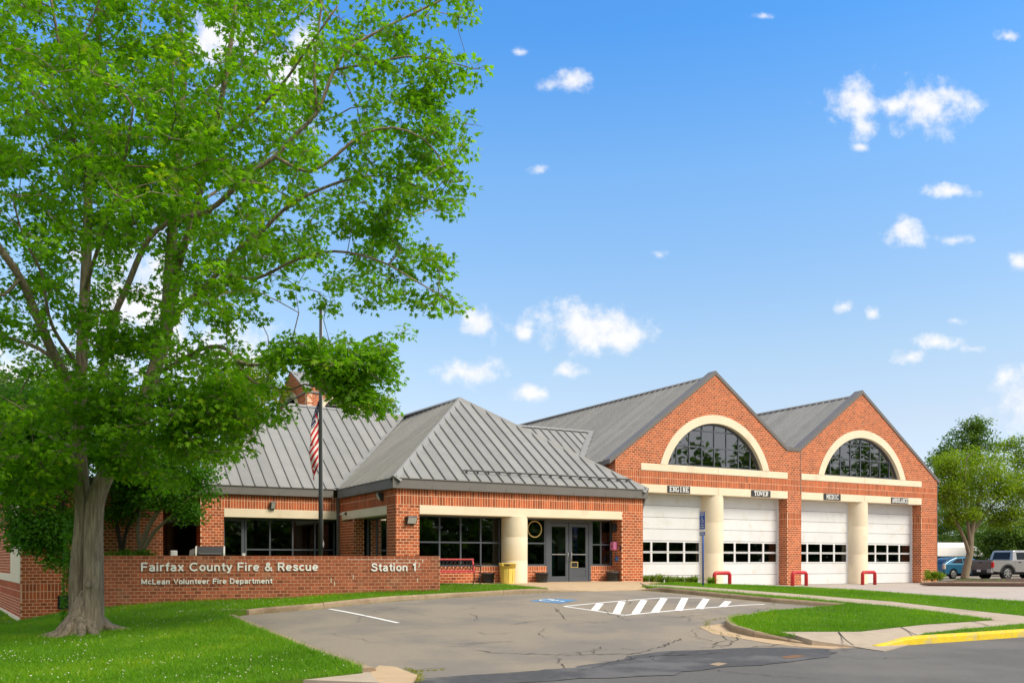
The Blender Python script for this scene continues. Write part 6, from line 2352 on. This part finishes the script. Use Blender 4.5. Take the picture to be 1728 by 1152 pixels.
tree('small_tree', 'small dark tree with curved stems directly right of the maple trunk', (PX(205, 946, 29.2).x, PX(205, 946, 29.2).y, -.4),
     [(lim([(206, 968, 29.2), (205, 930, 29.2), (196, 880, 29.2), (188, 830, 29.2), (178, 770, 29.3)]), .08, .03), (lim([(205, 935, 29.2), (215, 890, 29.0), (240, 850, 28.9), (262, 825, 28.9)]), .07, .02)],
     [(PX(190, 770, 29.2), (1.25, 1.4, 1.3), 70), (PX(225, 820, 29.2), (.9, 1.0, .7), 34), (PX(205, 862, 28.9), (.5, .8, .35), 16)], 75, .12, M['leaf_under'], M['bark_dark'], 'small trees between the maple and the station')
tree('small_tree', 'small dark leafy tree leaning out left of the maple trunk', (PX(118, 985, 27.2).x, PX(118, 985, 27.2).y, -.75),
     [(lim([(122, 1000, 27.4), (118, 950, 27.2), (100, 905, 27.0), (82, 865, 26.8), (52, 810, 26.6), (30, 750, 26.5)]), .10, .03), (lim([(100, 905, 27.0), (106, 860, 27.2), (112, 800, 27.4), (110, 730, 27.5)]), .06, .02)],
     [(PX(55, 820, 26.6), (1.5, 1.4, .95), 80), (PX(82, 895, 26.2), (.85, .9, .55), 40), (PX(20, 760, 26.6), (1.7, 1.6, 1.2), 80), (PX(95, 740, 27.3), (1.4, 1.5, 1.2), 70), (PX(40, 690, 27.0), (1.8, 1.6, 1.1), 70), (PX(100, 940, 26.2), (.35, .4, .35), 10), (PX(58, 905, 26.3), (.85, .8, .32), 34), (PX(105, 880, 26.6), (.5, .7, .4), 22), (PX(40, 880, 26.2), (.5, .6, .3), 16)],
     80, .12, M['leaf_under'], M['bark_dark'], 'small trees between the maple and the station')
tree('background_tree', 'large dark leafy tree rising behind the left brick block', PX(40, 960, 48), [(lim([(40, 975, 48), (40, 850, 48), (42, 700, 48)]), .3, .1)],
     [(PX(30, 690, 48), (4.2, 3.5, 3.2), 150), (PX(-60, 720, 46), (4, 3.5, 3.5), 110), (PX(110, 740, 50), (3, 3, 2.4), 80), (PX(0, 830, 50), (4, 3, 3), 90)], 60, .26, M['leaf_dark'], M['bark_dark'], None, .9)
tree('background_tree', 'yellowish green round tree behind the left wing roof', PX(418, 930, 52), [(lim([(418, 950, 52), (418, 820, 52), (420, 680, 52)]), .25, .08)],
     [(PX(415, 660, 52), (2.2, 2.2, 2.4), 110), (PX(390, 720, 52), (2.4, 2.2, 1.8), 80)], 60, .22, M['leaf_far'], M['bark_dark'], None, .75)
tree('background_tree', 'thin sparse tree top showing above the roof right of the tower', PX(648, 930, 66), [(lim([(648, 950, 66), (648, 800, 66), (649, 672, 66)]), .12, .02)],
     [(PX(648, 682, 66), (.85, .9, 1.0), 26)], 34, .2, M['leaf_far'], M['bark_dark'], None, .5)
tree('small_tree', 'broad multi stem tree standing in the kerbed bed by the rear car park', PX(1630, 976, 52.5),
     [(lim([(1627, 980, 52.5), (1632, 955, 52.5), (1637, 932, 52.5), (1640, 895, 52.6), (1650, 850, 52.8), (1662, 795, 53.0)]), .24, .05), (lim([(1634, 940, 52.5), (1626, 905, 52.2), (1604, 862, 51.8), (1586, 830, 51.5)]), .12, .03),
      (lim([(1638, 925, 52.5), (1632, 870, 52.0), (1628, 815, 51.6), (1632, 770, 51.4)]), .11, .03), (lim([(1639, 905, 52.6), (1660, 870, 53), (1690, 835, 53.2), (1720, 810, 53.4)]), .10, .03)],
     [(PX(1640, 805, 52.5), (2.5, 2.2, 1.9), 150), (PX(1600, 825, 51.8), (1.2, 1.5, 1.5), 60), (PX(1690, 830, 53), (1.8, 1.8, 1.6), 90), (PX(1745, 835, 53), (1.8, 1.8, 1.7), 70), (PX(1590, 780, 52.0), (.8, 1, .8), 24), (PX(1620, 870, 52.0), (1.4, 1.2, .6), 40), (PX(1692, 872, 52.8), (1.3, 1.2, .7), 40)], 85, .125, M['leaf_far'], M['bark_smooth'], None, .55, flat=.9, tint0=.05)
tree('background_tree', 'tall tree with a pointed crown behind the multi stem tree', PX(1640, 940, 88), [(lim([(1640, 965, 88), (1640, 850, 88), (1641, 712, 88)]), .3, .05)],
     [(PX(1638, 760, 88), (2.9, 2.5, 2.6), 90), (PX(1642, 722, 88), (1.5, 1.5, 1.4), 36), (PX(1590, 775, 88), (1.5, 1.5, 1.7), 36), (PX(1610, 850, 88), (3.2, 3, 3.5), 80)], 60, .24, M['leaf_dark'], M['bark_dark'], None, .75, tint0=.08)
tree('background_tree', 'loose crowned tree at the right edge behind the pickup truck', PX(1745, 940, 80), [(lim([(1745, 965, 80), (1740, 850, 80), (1735, 760, 80)]), .25, .04)],
     [(PX(1725, 775, 80), (2.6, 2, 2.2), 60), (PX(1755, 800, 80), (3, 3, 3.5), 90), (PX(1715, 745, 80), (.9, .8, .6), 10)], 50, .22, M['leaf_far'], M['bark_dark'], None, .7)
for i, (px, py, Y, rx, rz, lab) in enumerate(((1690, 905, 72, 2.2, 1.5, 'large glossy shrub behind the pickup truck cab'), (1655, 900, 78, 2.6, 1.8, 'dark shrub mass between the trailer and the pickup truck'),
                                              (1600, 888, 84, 3.2, 1.6, 'pale green shrub above the white trailer roof'), (1735, 900, 70, 2.4, 2.0, 'dense shrub at the right edge behind the pickup truck'))):
    tree('shrub', lab, PX(px, 962, Y), [(lim([(px, 966, Y), (px, 930, Y), (px + 3, py, Y)]), .08, .03)], [(PX(px, py, Y), (rx, rx * .8, rz), 90), (PX(px, py + 32, Y), (rx, rx * .8, rz * .8), 60)], 60, .20, M['leaf_dark'], M['bark_dark'],
         'shrubs behind the rear car park', .6, 'shrub', tint0=(.0, -.1, .12, 0)[i])
b = PX(222, 960, 28.0)
tree('shrub', 'low green shrub peeping over the sign wall beneath the bent bare stems', (b.x, b.y, -.3), [([(b.x, b.y, -.4), (b.x, b.y, .4), (b.x + .1, b.y, .9)], .03, .01)], [((b.x, b.y, .95), (.85, .4, .32), 60), ((b.x - .5, b.y, .85), (.4, .35, .3), 20)], 50, .09, M['leaf_under'], M['bark_dark'], None, .2, 'shrub')
b = PX(1573, 978, 46.6)
tree('shrub', 'low rounded shrub at the brick corner beside the rear car park', (b.x, b.y, -.2), [([(b.x, b.y, -.3), (b.x, b.y, .0), (b.x + .1, b.y, .2)], .03, .01)], [((b.x, b.y, .14), (.62, .45, .26), 60)], 50, .07, M['leaf_far'], M['bark_dark'], None, .16, 'shrub')
wl = thing('woodland', 'leafy trees', 'tree') if False else None


# ------------------------------------------------------------------ bed planting, grass, weeds
patch('planting_bed', [at(1556, 984.5, .1), at(1640, 985, .1), at(1728, 985.5, .1), (62, 28.0), (62, 34), (49, 33.5), (44.8, 31.0)], M['mulch'], .13, .6, .1)


def blades(name, xy, h, w, m, lean=.5, off=.0, tint=(.5, .2), label=None):
    n = len(xy)
    z = G(xy[:, 0], xy[:, 1]) + off
    a = rng.uniform(0, 2 * math.pi, n)
    hh = h * rng.uniform(.5, 1.25, n)
    ww = w * rng.uniform(.7, 1.3, n)
    s = np.column_stack([np.cos(a), np.sin(a)]) * ww[:, None] / 2
    l = rng.normal(0, lean, (n, 2)) * hh[:, None]
    V = np.stack([np.column_stack([xy - s, z]), np.column_stack([xy + s, z]), np.column_stack([xy + l, z + hh])], 1).reshape(-1, 3)
    pt = .10 * np.sin(xy[:, 0] * .9 + 1.7 * np.sin(xy[:, 1] * .6)) + .08 * np.sin(xy[:, 1] * 1.7 + 1.2 * np.sin(xy[:, 0] * 1.1)) + .06 * np.sin(xy[:, 0] * 4.3) * np.sin(xy[:, 1] * 3.9)
    t = np.repeat(np.clip(rng.normal(*tint, n) + pt, 0, 1), 3)
    me = np_mesh(name, V, 3, np.arange(3 * n), m, tint=t)
    o = bpy.data.objects.new(name, me)
    COL.objects.link(o)
    tag(o, label, None, None, 'stuff')
    return o


def scatter(poly, dens, cap=400000, ymax=40):
    """points in a lawn, denser near the street"""
    p = np.array(poly)
    x0, y0 = p.min(0); x1, y1 = p.max(0)
    x0, x1, y1 = max(x0, -9), min(x1, 48), min(y1, ymax)
    n = int((x1 - x0) * (y1 - y0) * dens)
    q = np.column_stack([rng.uniform(x0, x1, n), rng.uniform(y0, y1, n)])
    q = q[inside(poly, q[:, 0], q[:, 1])]
    Y = ST * q[:, 0] + CT * q[:, 1]
    u = (CT * q[:, 0] - ST * q[:, 1]) / Y
    keep = (rng.uniform(0, 1, len(q)) < np.clip((15.0 / Y) ** 1.6, .12, 1)) & (Y > 9) & (np.abs(u) < .66)
    q = q[keep]
    return q[:cap]


def clumpy(q, k=1.1):
    """thin the points out in uneven patches"""
    f = np.sin(q[:, 0] * 1.9 + 1.3 * np.sin(q[:, 1] * .9)) * np.sin(q[:, 1] * 2.3 + 1.1 * np.sin(q[:, 0] * 1.3)) + .5 * np.sin(q[:, 0] * 5.1 + q[:, 1] * 3.7)
    return f


def away(q, pts, r):
    k = np.ones(len(q), bool)
    for x, y in pts:
        k &= ((q[:, 0] - x) ** 2 + (q[:, 1] - y) ** 2) > r * r
    return q[k]


for nm, poly, dn, lab in (('lawn_grass', lawn_left, 2300, 'green clover flecked grass of the lawn round the maple'), ('lawn_grass', island, 2600, 'green grass of the island beside the car park'),
                          ('lawn_grass', strip_up, 2200, 'green grass strip between the garden path and the drive'), ('lawn_grass', strip_near, 2400, 'short green grass strip behind the yellow kerb')):
    q = scatter(poly, dn)
    q = away(q, [(base.x, base.y)], .42)
    off = LAWN_OFF - .01
    f = clumpy(q)
    o = blades(nm, q, .065, .014, M['blade'], .55, off, (.5, .17), lab)
    # taller tufts
    k = (f > .75) & (rng.uniform(0, 1, len(q)) < .25)
    if k.sum() > 10:
        blades('grass_tuft', q[k] + rng.normal(0, .02, (k.sum(), 2)), .13, .016, M['blade'], .45, off, (.62, .15), 'taller tufts of grass')
    # clover heads
    k = (f > -.2) & (np.sin(q[:, 0] * .7 + 2 * np.sin(q[:, 1] * .45)) + rng.normal(0, .5, len(q)) > .1) & (rng.uniform(0, 1, len(q)) < (.007 if poly is lawn_left else .003))
    c = q[k]
    if len(c):
        z = G(c[:, 0], c[:, 1]) + off + rng.uniform(.05, .085, len(c))
        s = rng.uniform(.006, .013, len(c))
        Vv = []
        P_ = np.column_stack([c, z])
        oc = np.array([(1, 0, 0), (0, 1, 0), (-1, 0, 0), (0, -1, 0), (0, 0, 1), (0, 0, -1)])
        Vv = (P_[:, None, :] + oc[None] * s[:, None, None]).reshape(-1, 3)
        T_ = np.array([(0, 1, 4), (1, 2, 4), (2, 3, 4), (3, 0, 4), (1, 0, 5), (2, 1, 5), (3, 2, 5), (0, 3, 5)])
        F_ = (T_[None] + (np.arange(len(c)) * 6)[:, None, None]).reshape(-1)
        me = np_mesh('clover_flowers', Vv, 3, F_, M['clover'])
        ob = bpy.data.objects.new('clover_flowers', me); COL.objects.link(ob)
        tag(ob, 'white clover heads in the grass', None, None, 'stuff')


def along(pts, n, spread, off_side=0.0):
    p = np.array(densify(pts, .1, False))
    i = rng.integers(0, len(p), n)
    return p[i] + rng.normal(0, spread, (n, 2))


wd = np.concatenate([along(shift(K_BACK, -.05), 1500, .05), along(shift(K_LEFT, .02), 2600, .045), along(shift(K_RIGHT, -.05), 900, .05), along(shift(K_NOSE, -.42)[:5], 700, .05),
                     along(atl([(690, 1128), (706, 1138), (700, 1150)]), 700, .05), along(atl([(700, 1133), (745, 1130)]), 250, .025), along(atl([(630, 1134), (640, 1126), (650, 1128)], .05), 300, .03)])
wd = wd[rng.uniform(0, 1, len(wd)) < .5]
blades('kerb_weeds', wd, .028, .022, M['moss'], .8, .0, (.5, .2), 'yellow green weeds along the kerbs')
wd = np.concatenate([along(shift(K_BACK, .16)[:-2], 2600, .035), along(shift(K_LEFT, -.33), 2600, .05), along(shift(K_RIGHT, .17), 2000, .035), along(shift(K_NOSE, .16)[:6], 1200, .04)])
blades('kerb_grass', wd, .11, .014, M['blade'], .6, LAWN_OFF - .02, (.55, .16), 'longer grass leaning over the kerbs')
# grass round the maple's foot and along the sign wall
a_ = rng.uniform(0, 2 * math.pi, 700); r_ = rng.uniform(.38, .62, 700)
blades('grass_tuft', np.column_stack([base.x + np.cos(a_) * r_, base.y + np.sin(a_) * r_]), .12, .016, M['blade'], .5, LAWN_OFF, (.55, .2), 'longer grass round the maple roots')
blades('grass_tuft', along([tuple(SW0 + swn * .05), tuple(SW1 + swn * .05)], 1800, .03), .10, .014, M['blade'], .5, LAWN_OFF - .01, (.5, .2), 'longer grass along the foot of the sign wall')
q = scatter([(44.9, 31.2), (48, 28.6), (60, 28.3), (60, 30.5), (50, 32)], 220)
blades('bed_grass', q, .12, .02, M['blade'], .5, .13, (.45, .2), 'thin grass in the kerbed bed')


def daylily(x, y, s, n, lab):
    t = thing('daylily_clump', lab, 'plant', (x, y, gz(x, y, .1)), group='daylily clumps along the garage')
    vs, fs = [], []
    for k in range(n):
        a = random.uniform(0, 6.3); ln = random.uniform(.35, .62) * s; out = random.uniform(.12, .40) * s
        dx, dy = math.cos(a), math.sin(a)
        bx, by = random.uniform(-.10, .10), random.uniform(-.10, .10)
        w = random.uniform(.010, .016)
        pr = []
        for u in (0, .4, .75, 1.0):
            zz_ = ln * (1.5 * u - .75 * u * u * (1 + out)) ; rr = out * u ** 1.5
            ww = w * (1 - u ** 2.5) + .002
            pr += [(bx + dx * rr - dy * ww, by + dy * rr + dx * ww, zz_), (bx + dx * rr + dy * ww, by + dy * rr - dx * ww, zz_)]
        b0 = len(vs); vs += pr
        for i in range(3):
            fs.append((b0 + 2 * i, b0 + 2 * i + 1, b0 + 2 * i + 3, b0 + 2 * i + 2))
    mb = MB(); mb.add(vs, fs)
    o = mb.build('strap_leaves', M['daylily'], t, world=False)
    at_ = o.data.attributes.new('tint', 'FLOAT', 'POINT')
    at_.data.foreach_set('value', np.repeat(np.clip(rng.normal(.55, .22, n), 0, 1), 8).astype(np.float32))
    tag(o, kind='stuff')


ORD = ['second', 'third', 'fourth', 'fifth', 'sixth', 'seventh']
DL = ['yellow green daylily clump touching the right brick corner of the entrance'] + [o_ + ' daylily clump from the entrance corner along the leftmost garage door' for o_ in ORD] + \
    ['yellow green daylily clump just left of the blue sign post', 'lone small daylily clump at the foot of the leftmost garage column']
for i, px in enumerate((1090, 1102, 1114, 1127, 1139, 1150, 1162, 1172, 1200)):
    d = ray(px); y = 29.1 + random.uniform(-.3, .3)
    if px == 1200: y = 28.6
    daylily(y * d[0] / d[1], y, random.uniform(.95, 1.25) if px < 1180 else 1.0, 120, DL[i])

# the wood across the street, seen in the windows
wp_, wo_, wt_ = [], [], []
for x in np.arange(-34, 128, 4.2):
    for row in (0, 1):
        x_ = x + random.uniform(-1.5, 1.5)
        hgt = random.uniform(8, 13) if row else random.uniform(4, 8)
        if random.random() < .3: hgt += 3
        if x > 76: hgt = random.uniform(18, 25) if row else random.uniform(13, 18)
        c = np.array((x_, -24 - row * 7 + random.uniform(-2, 2), hgt * .46 - .9))
        n_ = 900
        q = unit(rng.normal(0, 1, (n_, 3))) * (rng.uniform(0, 1, (n_, 1)) ** .4) * np.array((3.3, 2.6, hgt * .52))
        wp_.append(c + q); wo_.append(unit(q)); wt_.append(rng.normal(.4, .2, n_))
wob = leaf_object('woodland', np.concatenate(wp_), np.concatenate(wo_), 1.0, np.concatenate(wt_), 'oval', M['leaf_dark'])
tag(wob, 'leafy wood across the street mirrored in the windows', None, None, 'stuff')
